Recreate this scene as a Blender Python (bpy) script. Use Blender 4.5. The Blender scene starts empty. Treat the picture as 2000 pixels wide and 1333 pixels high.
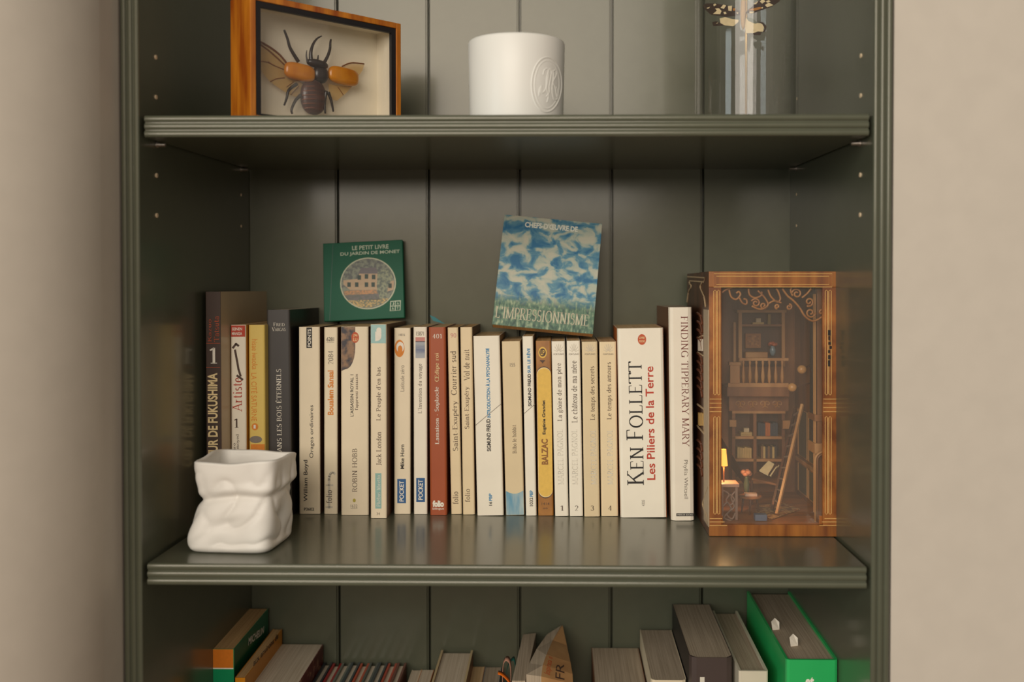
import bpy, bmesh, math, random
from mathutils import Matrix, Vector, noise
random.seed(7)
S = bpy.context.scene
COL = S.collection
R = math.radians
PI = math.pi

# ------------------------------------------------------------------ camera
F = 1944.0                      # focal length in pixels of a 2000 x 1333 frame (35 mm on 36 mm)
CAM = Vector((0.0, -0.7776, 1.45))
YAW, PITCH = R(0.97), R(0.985)
FW = Vector((-math.sin(YAW) * math.cos(PITCH), math.cos(YAW) * math.cos(PITCH), -math.sin(PITCH)))
RT = Vector((math.cos(YAW), math.sin(YAW), 0.0))
UP = RT.cross(FW)
OX, OY = 60.0, -119.0           # lens shift in pixels
cam_data = bpy.data.cameras.new('camera')
cam = bpy.data.objects.new('camera', cam_data)
COL.objects.link(cam)
cam.matrix_world = Matrix(((RT.x, UP.x, -FW.x, CAM.x), (RT.y, UP.y, -FW.y, CAM.y), (RT.z, UP.z, -FW.z, CAM.z), (0, 0, 0, 1)))
cam_data.lens = 35.0
cam_data.sensor_width = 36.0
cam_data.shift_x = -OX / 2000.0
cam_data.shift_y = OY / 2000.0
cam_data.clip_start = 0.05
cam_data.dof.use_dof = True
cam_data.dof.focus_distance = 0.93
cam_data.dof.aperture_fstop = 3.5
S.camera = cam

# ------------------------------------------------------------------ light
S.view_settings.view_transform = 'Standard'
S.view_settings.look = 'None'
S.view_settings.gamma = 1.0
S.view_settings.use_curve_mapping = False
S.view_settings.exposure = 0.0
W = bpy.data.worlds.new('room_ambience')
S.world = W
W.use_nodes = True
W.node_tree.nodes['Background'].inputs[0].default_value = (1.0, 0.86, 0.72, 1)
W.node_tree.nodes['Background'].inputs[1].default_value = 0.31

def area(name, loc, aim, sx, sy, power, col):
    l = bpy.data.lights.new(name, 'AREA')
    l.shape = 'RECTANGLE'; l.size = sx; l.size_y = sy; l.energy = power; l.color = col
    o = bpy.data.objects.new(name, l); COL.objects.link(o)
    o.location = loc
    o.rotation_euler = (Vector(aim) - Vector(loc)).to_track_quat('-Z', 'Y').to_euler()
    return o
area('curtained_window', (-0.62, -2.75, 2.27), (0, 0.1, 1.35), 2.1, 1.3, 60, (1.0, 0.91, 0.79))
area('side_window', (-2.6, -2.2, 1.75), (0, 0.1, 1.35), 0.8, 1.6, 21, (0.82, 0.95, 0.96))

# ------------------------------------------------------------------ helpers
def ray(px, py):
    return FW + RT * ((px - 1000 - OX) / F) - UP * ((py - 666.5 - OY) / F)
def at(px, py, Y):
    d = ray(px, py); return CAM + d * ((Y - CAM.y) / d.y)
def hit(M, px, py, yl=0.0, axis=1):
    """pixel ray against the plane axis=yl of a local frame, as a local point"""
    I = M.inverted(); c = I @ CAM; d = I.to_3x3() @ ray(px, py)
    return c + d * ((yl - c[axis]) / d[axis])
def lin(c):
    def f(v):
        v = v / 255.0
        return v / 12.92 if v <= 0.04045 else ((v + 0.055) / 1.055) ** 2.4
    return (f(c[0]), f(c[1]), f(c[2]), 1.0)

MATS = {}
def mat(name, col, rough=0.55, var=0.05, scale=180.0, bump=0.0, metal=0.0, spec=0.5, col2=None, stretch=None, emit=0.0, coat=0.0, detail=4.0, lo=0.35, hi=0.65):
    """procedural principled material: two close tones mixed by noise, optional fine bump"""
    if name in MATS: return MATS[name]
    m = bpy.data.materials.new(name); m.use_nodes = True
    nt = m.node_tree; b = nt.nodes['Principled BSDF']
    a = lin(col)
    if col2 is None: c1 = [max(0, v * (1 - var)) for v in a[:3]] + [1]; c2 = [min(1, v * (1 + var)) for v in a[:3]] + [1]
    else: c1, c2 = a, lin(col2)
    tc = nt.nodes.new('ShaderNodeTexCoord'); mp = nt.nodes.new('ShaderNodeMapping')
    nz = nt.nodes.new('ShaderNodeTexNoise'); rp = nt.nodes.new('ShaderNodeValToRGB')
    nz.inputs['Scale'].default_value = scale; nz.inputs['Detail'].default_value = detail
    if stretch: mp.inputs['Scale'].default_value = stretch
    nt.links.new(tc.outputs['Object'], mp.inputs[0]); nt.links.new(mp.outputs[0], nz.inputs['Vector'])
    rp.color_ramp.elements[0].color = c1; rp.color_ramp.elements[1].color = c2
    rp.color_ramp.elements[0].position = lo; rp.color_ramp.elements[1].position = hi
    nt.links.new(nz.outputs[0], rp.inputs[0]); nt.links.new(rp.outputs[0], b.inputs['Base Color'])
    b.inputs['Roughness'].default_value = rough; b.inputs['Metallic'].default_value = metal
    b.inputs['Specular IOR Level'].default_value = spec
    b.inputs['Coat Weight'].default_value = coat; b.inputs['Coat Roughness'].default_value = 0.15
    if bump:
        bp = nt.nodes.new('ShaderNodeBump'); bp.inputs['Strength'].default_value = bump; bp.inputs['Distance'].default_value = 0.002
        nt.links.new(nz.outputs[0], bp.inputs['Height']); nt.links.new(bp.outputs[0], b.inputs['Normal'])
    if emit:
        b.inputs['Emission Color'].default_value = a; b.inputs['Emission Strength'].default_value = emit
    MATS[name] = m
    return m
def glass(name, tint=(1, 1, 1), ior=1.45, rough=0.02, painted_haze=0.0):
    """thin clear pane: fresnel mix of a mirror film over a see-through sheet"""
    m = bpy.data.materials.new(name); m.use_nodes = True; nt = m.node_tree
    for n in list(nt.nodes):
        if n.type != 'OUTPUT_MATERIAL': nt.nodes.remove(n)
    out = [n for n in nt.nodes][0]
    fr = nt.nodes.new('ShaderNodeFresnel'); ge = nt.nodes.new('ShaderNodeNewGeometry')
    io = nt.nodes.new('ShaderNodeMapRange'); io.inputs[3].default_value = ior; io.inputs[4].default_value = 1 / ior   # same film seen from either side
    nt.links.new(ge.outputs['Backfacing'], io.inputs[0]); nt.links.new(io.outputs[0], fr.inputs[0])
    tr = nt.nodes.new('ShaderNodeBsdfTransparent'); tr.inputs[0].default_value = (*tint, 1)
    gl = nt.nodes.new('ShaderNodeBsdfGlossy'); gl.inputs['Roughness'].default_value = rough
    mx = nt.nodes.new('ShaderNodeMixShader')
    nt.links.new(fr.outputs[0], mx.inputs[0]); nt.links.new(tr.outputs[0], mx.inputs[1]); nt.links.new(gl.outputs[0], mx.inputs[2])
    last = mx
    if painted_haze:
        df = nt.nodes.new('ShaderNodeBsdfDiffuse'); df.inputs[0].default_value = (.8, .7, .56, 1)  # warm diffuse veil that stands in for haze from reflections
        m2 = nt.nodes.new('ShaderNodeMixShader'); m2.inputs[0].default_value = painted_haze
        nt.links.new(mx.outputs[0], m2.inputs[1]); nt.links.new(df.outputs[0], m2.inputs[2]); last = m2
    nt.links.new(last.outputs[0], out.inputs[0])
    return m
def film(name, col, see=0.5, rough=0.4):
    """thin translucent membrane"""
    m = bpy.data.materials.new(name); m.use_nodes = True; nt = m.node_tree
    b = nt.nodes['Principled BSDF']; b.inputs['Base Color'].default_value = lin(col); b.inputs['Roughness'].default_value = rough
    b.inputs['Alpha'].default_value = 1 - see
    return m
def pages(name, col, dark, scale=900.0):
    """cut paper edge: fine lines running along the leaves"""
    m = bpy.data.materials.new(name); m.use_nodes = True; nt = m.node_tree
    b = nt.nodes['Principled BSDF']; b.inputs['Roughness'].default_value = 0.8; b.inputs['Specular IOR Level'].default_value = 0.2
    tc = nt.nodes.new('ShaderNodeTexCoord'); mp = nt.nodes.new('ShaderNodeMapping'); nz = nt.nodes.new('ShaderNodeTexNoise'); rp = nt.nodes.new('ShaderNodeValToRGB')
    mp.inputs['Scale'].default_value = (1.0, 0.012, 0.012); nz.inputs['Scale'].default_value = scale; nz.inputs['Detail'].default_value = 2
    rp.color_ramp.elements[0].color = lin(dark); rp.color_ramp.elements[1].color = lin(col)
    rp.color_ramp.elements[0].position = 0.33; rp.color_ramp.elements[1].position = 0.6
    nt.links.new(tc.outputs['Object'], mp.inputs[0]); nt.links.new(mp.outputs[0], nz.inputs['Vector'])
    nt.links.new(nz.outputs[0], rp.inputs[0]); nt.links.new(rp.outputs[0], b.inputs['Base Color'])
    bp = nt.nodes.new('ShaderNodeBump'); bp.inputs['Strength'].default_value = 0.3; bp.inputs['Distance'].default_value = 0.0005
    nt.links.new(nz.outputs[0], bp.inputs['Height']); nt.links.new(bp.outputs[0], b.inputs['Normal'])
    return m

class MB:
    """collects vertices and faces of one mesh"""
    def __init__(s): s.v = []; s.f = []
    def add(s, vs, fs):
        o = len(s.v); s.v += [tuple(v) for v in vs]; s.f += [tuple(i + o for i in f) for f in fs]; return s
    def box(s, x0, x1, y0, y1, z0, z1, M=None):
        vs = [Vector((x, y, z)) for z in (z0, z1) for y in (y0, y1) for x in (x0, x1)]
        if M is not None: vs = [M @ v for v in vs]
        return s.add(vs, [(0, 2, 3, 1), (4, 5, 7, 6), (0, 1, 5, 4), (2, 6, 7, 3), (0, 4, 6, 2), (1, 3, 7, 5)])
    def prism(s, poly, vec):
        """closed polygon (3-D points) swept along vec"""
        n = len(poly); a = [Vector(p) for p in poly]; b = [p + Vector(vec) for p in a]
        fs = [tuple(range(n))[::-1], tuple(range(n, 2 * n))] + [(i, (i + 1) % n, n + (i + 1) % n, n + i) for i in range(n)]
        return s.add(a + b, fs)
    def tube(s, pts, rad, n=6, flat=1.0, closed=False):
        pts = [Vector(p) for p in pts]; m = len(pts); vs = []; fs = []
        for i, p in enumerate(pts):
            if closed: t = pts[(i + 1) % m] - pts[i - 1]
            else: t = pts[min(i + 1, m - 1)] - pts[max(i - 1, 0)]
            if t.length < 1e-9: t = Vector((0, 0, 1))
            t.normalize()
            ref = Vector((0, 1, 0)) if abs(t.y) < 0.9 else Vector((1, 0, 0))
            a = t.cross(ref).normalized(); b = t.cross(a)
            r = rad[i] if isinstance(rad, (list, tuple)) else rad
            for k in range(n):
                w = 2 * PI * k / n
                vs.append(p + a * (r * math.cos(w)) + b * (r * flat * math.sin(w)))
        for i in range(m if closed else m - 1):
            j = (i + 1) % m
            for k in range(n):
                fs.append((i * n + k, i * n + (k + 1) % n, j * n + (k + 1) % n, j * n + k))
        if not closed:
            fs.append(tuple(range(n))[::-1]); fs.append(tuple((m - 1) * n + k for k in range(n)))
        return s.add(vs, fs)
    def lathe(s, prof, c=(0, 0, 0), n=32, cap=False):
        c = Vector(c); vs = []; fs = []
        for (r, z) in prof:
            for k in range(n):
                w = 2 * PI * k / n; vs.append(c + Vector((r * math.cos(w), r * math.sin(w), z)))
        for i in range(len(prof) - 1):
            for k in range(n):
                fs.append((i * n + k, i * n + (k + 1) % n, (i + 1) * n + (k + 1) % n, (i + 1) * n + k))
        if cap:
            fs.append(tuple(range(n))[::-1]); fs.append(tuple((len(prof) - 1) * n + k for k in range(n)))
        return s.add(vs, fs)
    def ball(s, c, ax, ay, az, nu=16, nv=10):
        """ellipsoid with half-axis vectors"""
        c, ax, ay, az = Vector(c), Vector(ax), Vector(ay), Vector(az); vs = []; fs = []
        for i in range(nv + 1):
            ph = PI * i / nv - PI / 2
            for k in range(nu):
                w = 2 * PI * k / nu
                vs.append(c + ax * (math.cos(ph) * math.cos(w)) + ay * (math.cos(ph) * math.sin(w)) + az * math.sin(ph))
        for i in range(nv):
            for k in range(nu): fs.append((i * nu + k, i * nu + (k + 1) % nu, (i + 1) * nu + (k + 1) % nu, (i + 1) * nu + k))
        return s.add(vs, fs)
    def build(s, name, m, parent=None, smooth=False, bevel=0.0, seg=2, M=None):
        me = bpy.data.meshes.new(name); me.from_pydata([tuple(v) for v in s.v], [], s.f); me.validate()
        bm = bmesh.new(); bm.from_mesh(me); bmesh.ops.recalc_face_normals(bm, faces=bm.faces); bm.to_mesh(me); bm.free()
        if smooth: me.shade_smooth()
        o = bpy.data.objects.new(name, me); COL.objects.link(o)
        if m is not None: me.materials.append(m)
        if parent is not None: o.parent = parent
        if M is not None: o.matrix_world = M
        if bevel:
            b = o.modifiers.new('edge', 'BEVEL'); b.width = bevel; b.segments = seg; b.limit_method = 'ANGLE'; b.angle_limit = R(40)
        return o
def tag(o, label=None, cat=None, group=None, kind=None):
    if label: o['label'] = label
    if cat: o['category'] = cat
    if group: o['group'] = group
    if kind: o['kind'] = kind
    return o
def empty(name, M, label, cat, group=None):
    o = bpy.data.objects.new(name, None); COL.objects.link(o); o.empty_display_size = 0.02
    o.matrix_world = M
    return tag(o, label, cat, group)
def frame(o, x, y, z):
    """matrix from an origin and three axes"""
    x, y, z = Vector(x), Vector(y), Vector(z)
    return Matrix(((x.x, y.x, z.x, o[0]), (x.y, y.y, z.y, o[1]), (x.z, y.z, z.z, o[2]), (0, 0, 0, 1)))

# ------------------------------------------------------------------ lettering
# serif alphabet drawn with a broad pen: each glyph is (advance, [strokes]); a stroke is a list of points,
# 'o' entries are arcs (cx, cy, rx, ry, from, to), a trailing 's' puts serifs at its ends
GL = {}
def G(ch, adv, *st): GL[ch] = (adv, st)
def arc(cx, cy, rx, ry, a, b, n=12):
    return [(cx + rx * math.cos(R(a + (b - a) * i / n)), cy + ry * math.sin(R(a + (b - a) * i / n))) for i in range(n + 1)]
G('A', .74, ('s', (.04, 0), (.36, 1)), ('s', (.36, 1), (.68, 0)), ('', (.16, .36), (.56, .36)))
G('B', .66, ('s', (.14, 0), (.14, 1)), ('',) + tuple([(.14, 1)] + arc(.30, .76, .22, .24, 90, -90) + [(.14, .52)]), ('',) + tuple([(.14, .52)] + arc(.32, .26, .26, .26, 90, -90) + [(.14, 0)]))
G('C', .74, ('',) + tuple(arc(.40, .5, .34, .5, 42, 318, 20)))
G('D', .80, ('s', (.14, 0), (.14, 1)), ('',) + tuple([(.14, 1)] + arc(.34, .5, .38, .5, 90, -90, 16) + [(.14, 0)]))
G('E', .62, ('s', (.14, 0), (.14, 1)), ('e', (.14, .98), (.52, .98)), ('', (.14, .52), (.44, .52)), ('e', (.14, .02), (.55, .02)))
G('F', .58, ('s', (.14, 0), (.14, 1)), ('e', (.14, .98), (.52, .98)), ('', (.14, .50), (.44, .50)))
G('G', .80, ('',) + tuple(arc(.40, .5, .34, .5, 42, 330, 20)), ('', (.68, .02), (.68, .42)), ('', (.54, .43), (.78, .43)))
G('H', .82, ('s', (.14, 0), (.14, 1)), ('s', (.66, 0), (.66, 1)), ('', (.14, .52), (.66, .52)))
G('I', .32, ('s', (.16, 0), (.16, 1)))
G('J', .40, ('s', (.24, 1), (.24, .9)), ('', (.24, 1), (.24, .1), (.16, -.08), (.02, -.1)))
G('K', .74, ('s', (.14, 0), (.14, 1)), ('s', (.62, 1), (.62, .985)), ('', (.16, .46), (.60, 1)), ('s', (.32, .62), (.66, 0)))
G('L', .60, ('s', (.14, 0), (.14, 1)), ('e', (.14, .02), (.54, .02)))
G('M', .94, ('s', (.12, 0), (.12, 1)), ('', (.12, 1), (.45, .04)), ('', (.45, .04), (.78, 1)), ('s', (.80, 0), (.80, 1)))
G('N', .82, ('s', (.14, 0), (.14, 1)), ('', (.14, 1), (.66, 0)), ('s', (.66, 0), (.66, 1)))
G('O', .84, ('',) + tuple(arc(.42, .5, .35, .5, 0, 360, 28)))
G('P', .62, ('s', (.14, 0), (.14, 1)), ('',) + tuple([(.14, 1)] + arc(.30, .74, .26, .26, 90, -90) + [(.14, .48)]))
G('R', .70, ('s', (.14, 0), (.14, 1)), ('',) + tuple([(.14, 1)] + arc(.30, .75, .24, .25, 90, -90) + [(.14, .5)]), ('s', (.32, .5), (.62, 0)))
G('S', .56, ('',) + tuple(arc(.28, .75, .18, .25, 40, 250, 10) + arc(.28, .26, .21, .26, 80, -145, 12)))
G('T', .68, ('s', (.34, 0), (.34, 1)), ('e', (.02, .98), (.66, .98)), ('', (.03, .84), (.03, .98)), ('', (.65, .84), (.65, .98)))
G('U', .80, ('s', (.14, 1), (.14, .96)), ('s', (.66, 1), (.66, .96)), ('',) + tuple([(.14, 1), (.14, .3)] + arc(.40, .28, .26, .29, 180, 360) + [(.66, 1)]))
G('V', .72, ('s', (.04, 1), (.36, 0)), ('s', (.36, 0), (.68, 1)))
G('W', 1.0, ('s', (.04, 1), (.28, 0)), ('', (.28, 0), (.50, 1)), ('', (.50, 1), (.72, 0)), ('s', (.72, 0), (.96, 1)))
G('X', .72, ('s', (.06, 0), (.64, 1)), ('s', (.06, 1), (.66, 0)))
G('Y', .70, ('s', (.35, 0), (.35, .46)), ('s', (.04, 1), (.35, .46)), ('s', (.66, 1), (.35, .46)))
G('a', .48, ('',) + tuple([(.08, .50)] + arc(.24, .48, .14, .18, 150, 0, 8) + [(.38, .04), (.46, .02)]), ('',) + tuple(arc(.22, .17, .16, .17, 70, 330, 12)))
G('b', .54, ('', (.12, 0), (.12, 1.0)), ('', (.12, 1), (.04, .97)), ('',) + tuple(arc(.28, .33, .19, .33, 150, -150, 16)))
G('c', .46, ('',) + tuple(arc(.25, .33, .19, .33, 45, 315, 16)))
G('d', .54, ('', (.42, 0), (.42, 1.0)), ('', (.42, 1), (.32, .97)), ('', (.42, .02), (.50, .02)), ('',) + tuple(arc(.25, .33, .19, .33, 30, 330, 16)))
G('e', .47, ('',) + tuple([(.07, .38), (.42, .38)] + arc(.24, .33, .18, .33, 10, 315, 16)))
G('f', .34, ('s', (.15, 0), (.15, .05)), ('',) + tuple([(.15, 0), (.15, .78)] + arc(.28, .82, .13, .18, 180, 50, 6)), ('', (.03, .64), (.30, .64)))
G('g', .50, ('',) + tuple(arc(.22, .43, .15, .21, 0, 360, 16)), ('', (.34, .6), (.47, .64)), ('',) + tuple([(.12, .24), (.08, .1), (.34, .08)] + arc(.24, -.10, .20, .16, 60, -250, 14)))
G('h', .56, ('s', (.12, 0), (.12, .06)), ('', (.12, 0), (.12, 1.0)), ('', (.12, 1), (.03, .97)), ('',) + tuple(arc(.28, .46, .15, .2, 150, 0, 8) + [(.43, 0)]), ('s', (.43, 0), (.43, .03)))
G('i', .28, ('s', (.14, 0), (.14, .05)), ('', (.14, 0), (.14, .64)), ('', (.14, .64), (.05, .61)), ('', (.14, .84), (.14, .94)))
G('j', .26, ('', (.14, .64), (.14, -.12), (.04, -.25)), ('', (.14, .84), (.14, .94)))
G('l', .28, ('s', (.14, 0), (.14, .05)), ('', (.14, 0), (.14, 1.0)), ('', (.14, 1), (.05, .97)))
G('m', .82, ('s', (.12, 0), (.12, .05)), ('', (.12, 0), (.12, .64)), ('', (.12, .64), (.03, .61)), ('',) + tuple(arc(.27, .46, .14, .2, 150, 0, 8) + [(.41, 0)]), ('s', (.41, 0), (.41, .03)), ('',) + tuple(arc(.55, .46, .14, .2, 150, 0, 8) + [(.69, 0)]), ('s', (.69, 0), (.69, .03)))
G('n', .56, ('s', (.12, 0), (.12, .05)), ('', (.12, 0), (.12, .64)), ('', (.12, .64), (.03, .61)), ('',) + tuple(arc(.28, .46, .15, .2, 150, 0, 8) + [(.43, 0)]), ('s', (.43, 0), (.43, .03)))
G('o', .52, ('',) + tuple(arc(.26, .33, .20, .33, 0, 360, 20)))
G('p', .54, ('s', (.12, -.3), (.12, -.25)), ('', (.12, -.3), (.12, .64)), ('', (.12, .64), (.03, .61)), ('',) + tuple(arc(.28, .33, .19, .33, 150, -150, 16)))
G('q', .54, ('s', (.42, -.3), (.42, -.25)), ('', (.42, -.3), (.42, .64)), ('',) + tuple(arc(.25, .33, .19, .33, 30, 330, 16)))
G('r', .40, ('s', (.12, 0), (.12, .05)), ('', (.12, 0), (.12, .64)), ('', (.12, .64), (.03, .61)), ('', (.12, .42), (.22, .60), (.36, .60)))
G('s', .40, ('',) + tuple(arc(.20, .49, .12, .16, 40, 250, 8) + arc(.20, .17, .14, .17, 80, -145, 10)))
G('t', .34, ('', (.15, .86), (.15, .1), (.22, .02), (.32, .06)), ('', (.03, .64), (.30, .64)))
G('u', .56, ('', (.12, .64), (.12, .2), (.18, .04), (.28, .02), (.42, .16)), ('', (.43, .64), (.43, 0)), ('', (.43, .02), (.52, .02)), ('', (.03, .63), (.12, .63)), ('', (.34, .63), (.43, .63)))
G('v', .50, ('s', (.06, .64), (.25, 0)), ('s', (.25, 0), (.44, .64)))
G('x', .50, ('s', (.06, 0), (.44, .64)), ('s', (.06, .64), (.46, 0)))
G('y', .50, ('s', (.06, .64), (.26, 0)), ('', (.44, .64), (.20, -.2), (.06, -.26)))
G('z', .46, ('', (.07, .62), (.40, .62)), ('', (.40, .64), (.06, 0)), ('', (.06, .02), (.42, .02)))
G("'", .2, ('', (.10, 1.0), (.10, .78)))
G('-', .34, ('', (.05, .30), (.29, .30)))
G('.', .2, ('', (.10, .0), (.10, .1)))
G('·', .3, ('', (.15, .28), (.15, .40)))
G(' ', .30)
G('1', .46, ('s', (.24, 0), (.24, .05)), ('', (.24, 0), (.24, 1), (.10, .86)))
G('2', .50, ('',) + tuple(arc(.24, .74, .18, .26, 160, -20, 10) + [(.08, .04)]), ('', (.06, .03), (.44, .03)))
G('3', .50, ('',) + tuple(arc(.22, .76, .17, .24, 150, -80, 10)), ('',) + tuple(arc(.22, .27, .20, .27, 80, -150, 12)))
G('4', .52, ('', (.34, 0), (.34, 1), (.05, .3)), ('', (.05, .3), (.46, .3)))
G('5', .50, ('', (.40, .97), (.12, .97), (.10, .55)), ('',) + tuple(arc(.22, .30, .20, .30, 110, -150, 12)))
G('6', .52, ('',) + tuple(arc(.26, .30, .19, .30, 0, 360, 18)), ('',) + tuple(arc(.42, .40, .35, .58, 110, 190, 8)))
G('8', .52, ('',) + tuple(arc(.26, .75, .16, .25, 0, 360, 16)), ('',) + tuple(arc(.26, .26, .20, .26, 0, 360, 18)))
G('k', .54, ('s', (.12, 0), (.12, .05)), ('', (.12, 0), (.12, 1.0)), ('', (.12, 1), (.03, .97)), ('', (.14, .26), (.44, .64)), ('s', (.24, .38), (.48, 0)))
G('w', .74, ('s', (.06, .64), (.23, 0)), ('', (.23, 0), (.38, .64)), ('', (.38, .64), (.53, 0)), ('s', (.53, 0), (.68, .64)))
G('0', .52, ('',) + tuple(arc(.26, .5, .19, .5, 0, 360, 20)))
def acc(base, new, kind):
    adv, st = GL[base]; x = adv * .5; y = 1.12 if base.isupper() else .78
    mk = {'a': [(x - .04, y), (x + .08, y + .16)], 'g': [(x + .04, y), (x - .08, y + .16)], 'c': [(x - .11, y), (x, y + .13), (x + .11, y)]}[kind]
    GL[new] = (adv, tuple(st) + (('',) + tuple(mk),))
for a in (('e', 'é', 'a'), ('e', 'è', 'g'), ('a', 'â', 'c'), ('E', 'É', 'a'), ('A', 'À', 'g')): acc(*a)
GL['Œ'] = (1.2, tuple(GL['O'][1]) + tuple((s[0],) + tuple((p[0] + .58, p[1]) for p in s[1:]) for s in GL['E'][1]))

def serif_mesh(text, thick=.105, thin=.04, gap=.06, small=None):
    """flat polygons of a serif line; small = size of the non-initial capitals (small caps)"""
    vs, fs = [], []
    def stroke(pts, x0, k, kind):
        for i in range(len(pts) - 1):
            (ax, ay), (bx, by) = pts[i], pts[i + 1]
            dx, dy = bx - ax, by - ay; L = math.hypot(dx, dy)
            if L < 1e-6: continue
            nx, ny = -dy / L, dx / L
            # downward-right diagonals and verticals are thick, rising diagonals thin
            wgt = abs(dy) / L
            if dx * dy > 0 and L > .5: wgt *= .25
            w = (thin + (thick - thin) * wgt) / 2
            e = min(.02, L * .3) if len(pts) > 2 else 0
            ux, uy = dx / L * e, dy / L * e
            o = len(vs)
            for (qx, qy, sg) in ((ax - ux, ay - uy, 1), (ax - ux, ay - uy, -1), (bx + ux, by + uy, -1), (bx + ux, by + uy, 1)):
                vs.append((x0 + k * (qx + nx * w * sg), k * (qy + ny * w * sg)))
            fs.append((o, o + 1, o + 2, o + 3))
        if kind == 's':
            for (qx, qy) in (pts[0], pts[-1]):
                if len(pts) == 2 and abs(pts[0][1] - pts[1][1]) < .09 and (qx, qy) == pts[1]: continue
                if not (abs(qy) < .01 or abs(qy - 1) < .03 or abs(qy + .3) < .01 or abs(qy - .64) < .01): continue
                h = .13 if abs(qy - 1) < .03 or True else .1
                o = len(vs); s = thin
                yy = qy if qy < .5 else qy - s
                for (sx, sy) in ((-h, yy), (h, yy), (h, yy + s), (-h, yy + s)): vs.append((x0 + k * (qx + sx), k * sy))
                fs.append((o, o + 1, o + 2, o + 3))
        if kind == 'e':
            qx, qy = pts[-1]; o = len(vs); up = 1 if qy < .5 else -1
            for (sx, sy) in ((-.03, 0), (.02, 0), (.03, .2 * up), (.0, .2 * up)): vs.append((x0 + k * (qx + sx), k * (qy + sy)))
            fs.append((o, o + 1, o + 2, o + 3))
    x = 0.0; first = True
    for ch in text:
        if ch not in GL: ch = ch.upper() if ch.upper() in GL else ' '
        k = 1.0
        if small and not first: k = small
        adv, sts = GL[ch]
        for s_ in sts: stroke(list(s_[1:]), x, k, s_[0])
        x += (adv + gap) * k
        first = (ch == ' ')
    return vs, fs
FCACHE = {}
def sans_mesh(text, weight=0.0, shear=0.0):
    key = (text, weight, shear)
    if key in FCACHE: return FCACHE[key]
    cu = bpy.data.curves.new('line', 'FONT'); cu.body = text; cu.resolution_u = 3; cu.offset = weight; cu.shear = shear; cu.space_line = 1.0
    o = bpy.data.objects.new('line', cu)
    me = o.to_mesh(); vs = [(v.co.x, v.co.y) for v in me.vertices]; fs = [tuple(p.vertices) for p in me.polygons]
    o.to_mesh_clear(); bpy.data.objects.remove(o); bpy.data.curves.remove(cu)
    FCACHE[key] = (vs, fs); return vs, fs
def put_text(parent, text, box, m, way='flat', font='sans', weight=0.0, shear=0.0, off=-0.00025, name='lettering', thick=.105, thin=.045, small=None, to3=None, label=None):
    """text fitted to box=(x0,x1,z0,z1) of the parent's front plane; way: flat, up (reads upwards), down"""
    vs, fs = serif_mesh(text, thick, thin, small=small) if font == 'serif' else sans_mesh(text, weight, shear)
    ax = min(v[0] for v in vs); bx = max(v[0] for v in vs); ay = min(v[1] for v in vs); by = max(v[1] for v in vs)
    x0, x1, z0, z1 = box; out = []
    for (a, b) in vs:
        u = (a - ax) / (bx - ax or 1); v = (b - ay) / (by - ay or 1)
        if way == 'flat': p = (x0 + u * (x1 - x0), z0 + v * (z1 - z0))
        elif way == 'up': p = (x1 - v * (x1 - x0), z0 + u * (z1 - z0))
        else: p = (x0 + v * (x1 - x0), z1 - u * (z1 - z0))
        out.append(to3(*p) if to3 else (p[0], off, p[1]))
    mb = MB(); mb.add(out, fs)
    me = bpy.data.meshes.new(name); me.from_pydata(mb.v, [], mb.f); me.materials.append(m)
    o = bpy.data.objects.new(name, me); COL.objects.link(o); o.parent = parent
    if label: o['label'] = label
    return o

# ------------------------------------------------------------------ materials of the place
M_PAINT = mat('satin_green_grey_paint', (83, 86, 71), rough=0.33, var=0.03, scale=60, bump=0.008, spec=0.4, coat=0.45)
M_PAINT.node_tree.nodes['Principled BSDF'].inputs['Specular Tint'].default_value = (1.0, 0.88, 0.70, 1)
M_WALL = mat('warm_grey_wall_paint', (199, 190, 177), rough=0.85, var=0.02, scale=40, bump=0.05)
M_FLOOR = mat('oak_floor', (150, 112, 76), col2=(120, 86, 56), rough=0.5, scale=6, stretch=(1, 12, 1))
M_BRASS = mat('bare_wood_sleeve', (226, 202, 168), rough=0.6)
M_STEEL = mat('steel_pin', (190, 180, 170), rough=0.3, metal=0.9)

# ------------------------------------------------------------------ structure
D = 0.2784                                        # inside depth of the bookcase
XL, XR = at(274, 667, 0).x, at(1704, 667, 0).x    # inner faces of the two sides
T = 0.0152                                        # thickness of sides
CZ = 1.45
TOPZ = 2.25
# floor
tag(MB().box(-1.6, 1.6, -3.2, 0.6, -0.05, 0.0).build('floor', M_FLOOR), 'oak floor', kind='structure')
# the wall to the right is flat, the one to the left comes forward with a rounded corner
xr = XR + T + 0.0012
tag(MB().box(xr, 1.6, 0.003, 0.30, 0.0, 2.6).build('wall_right', M_WALL), 'warm grey wall right of the bookcase', kind='structure')
xl = XL - T - 0.0012
rc, yc = 0.115, -0.03
poly = [(xl, 0.30, 0), (xl, yc, 0)] + [(xl - rc + rc * math.cos(a), yc - rc * math.sin(a), 0) for a in [R(4 * i) for i in range(1, 23)]] + [(-1.6, yc - rc, 0), (-1.6, 0.30, 0)]
o = MB().prism(poly, (0, 0, 2.6)).build('wall_left', M_WALL)
for p in o.data.polygons: p.use_smooth = abs(p.normal.z) < .5 and p.area < 0.2
tag(o, 'warm grey wall left of the bookcase with rounded corner', kind='structure')

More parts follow.
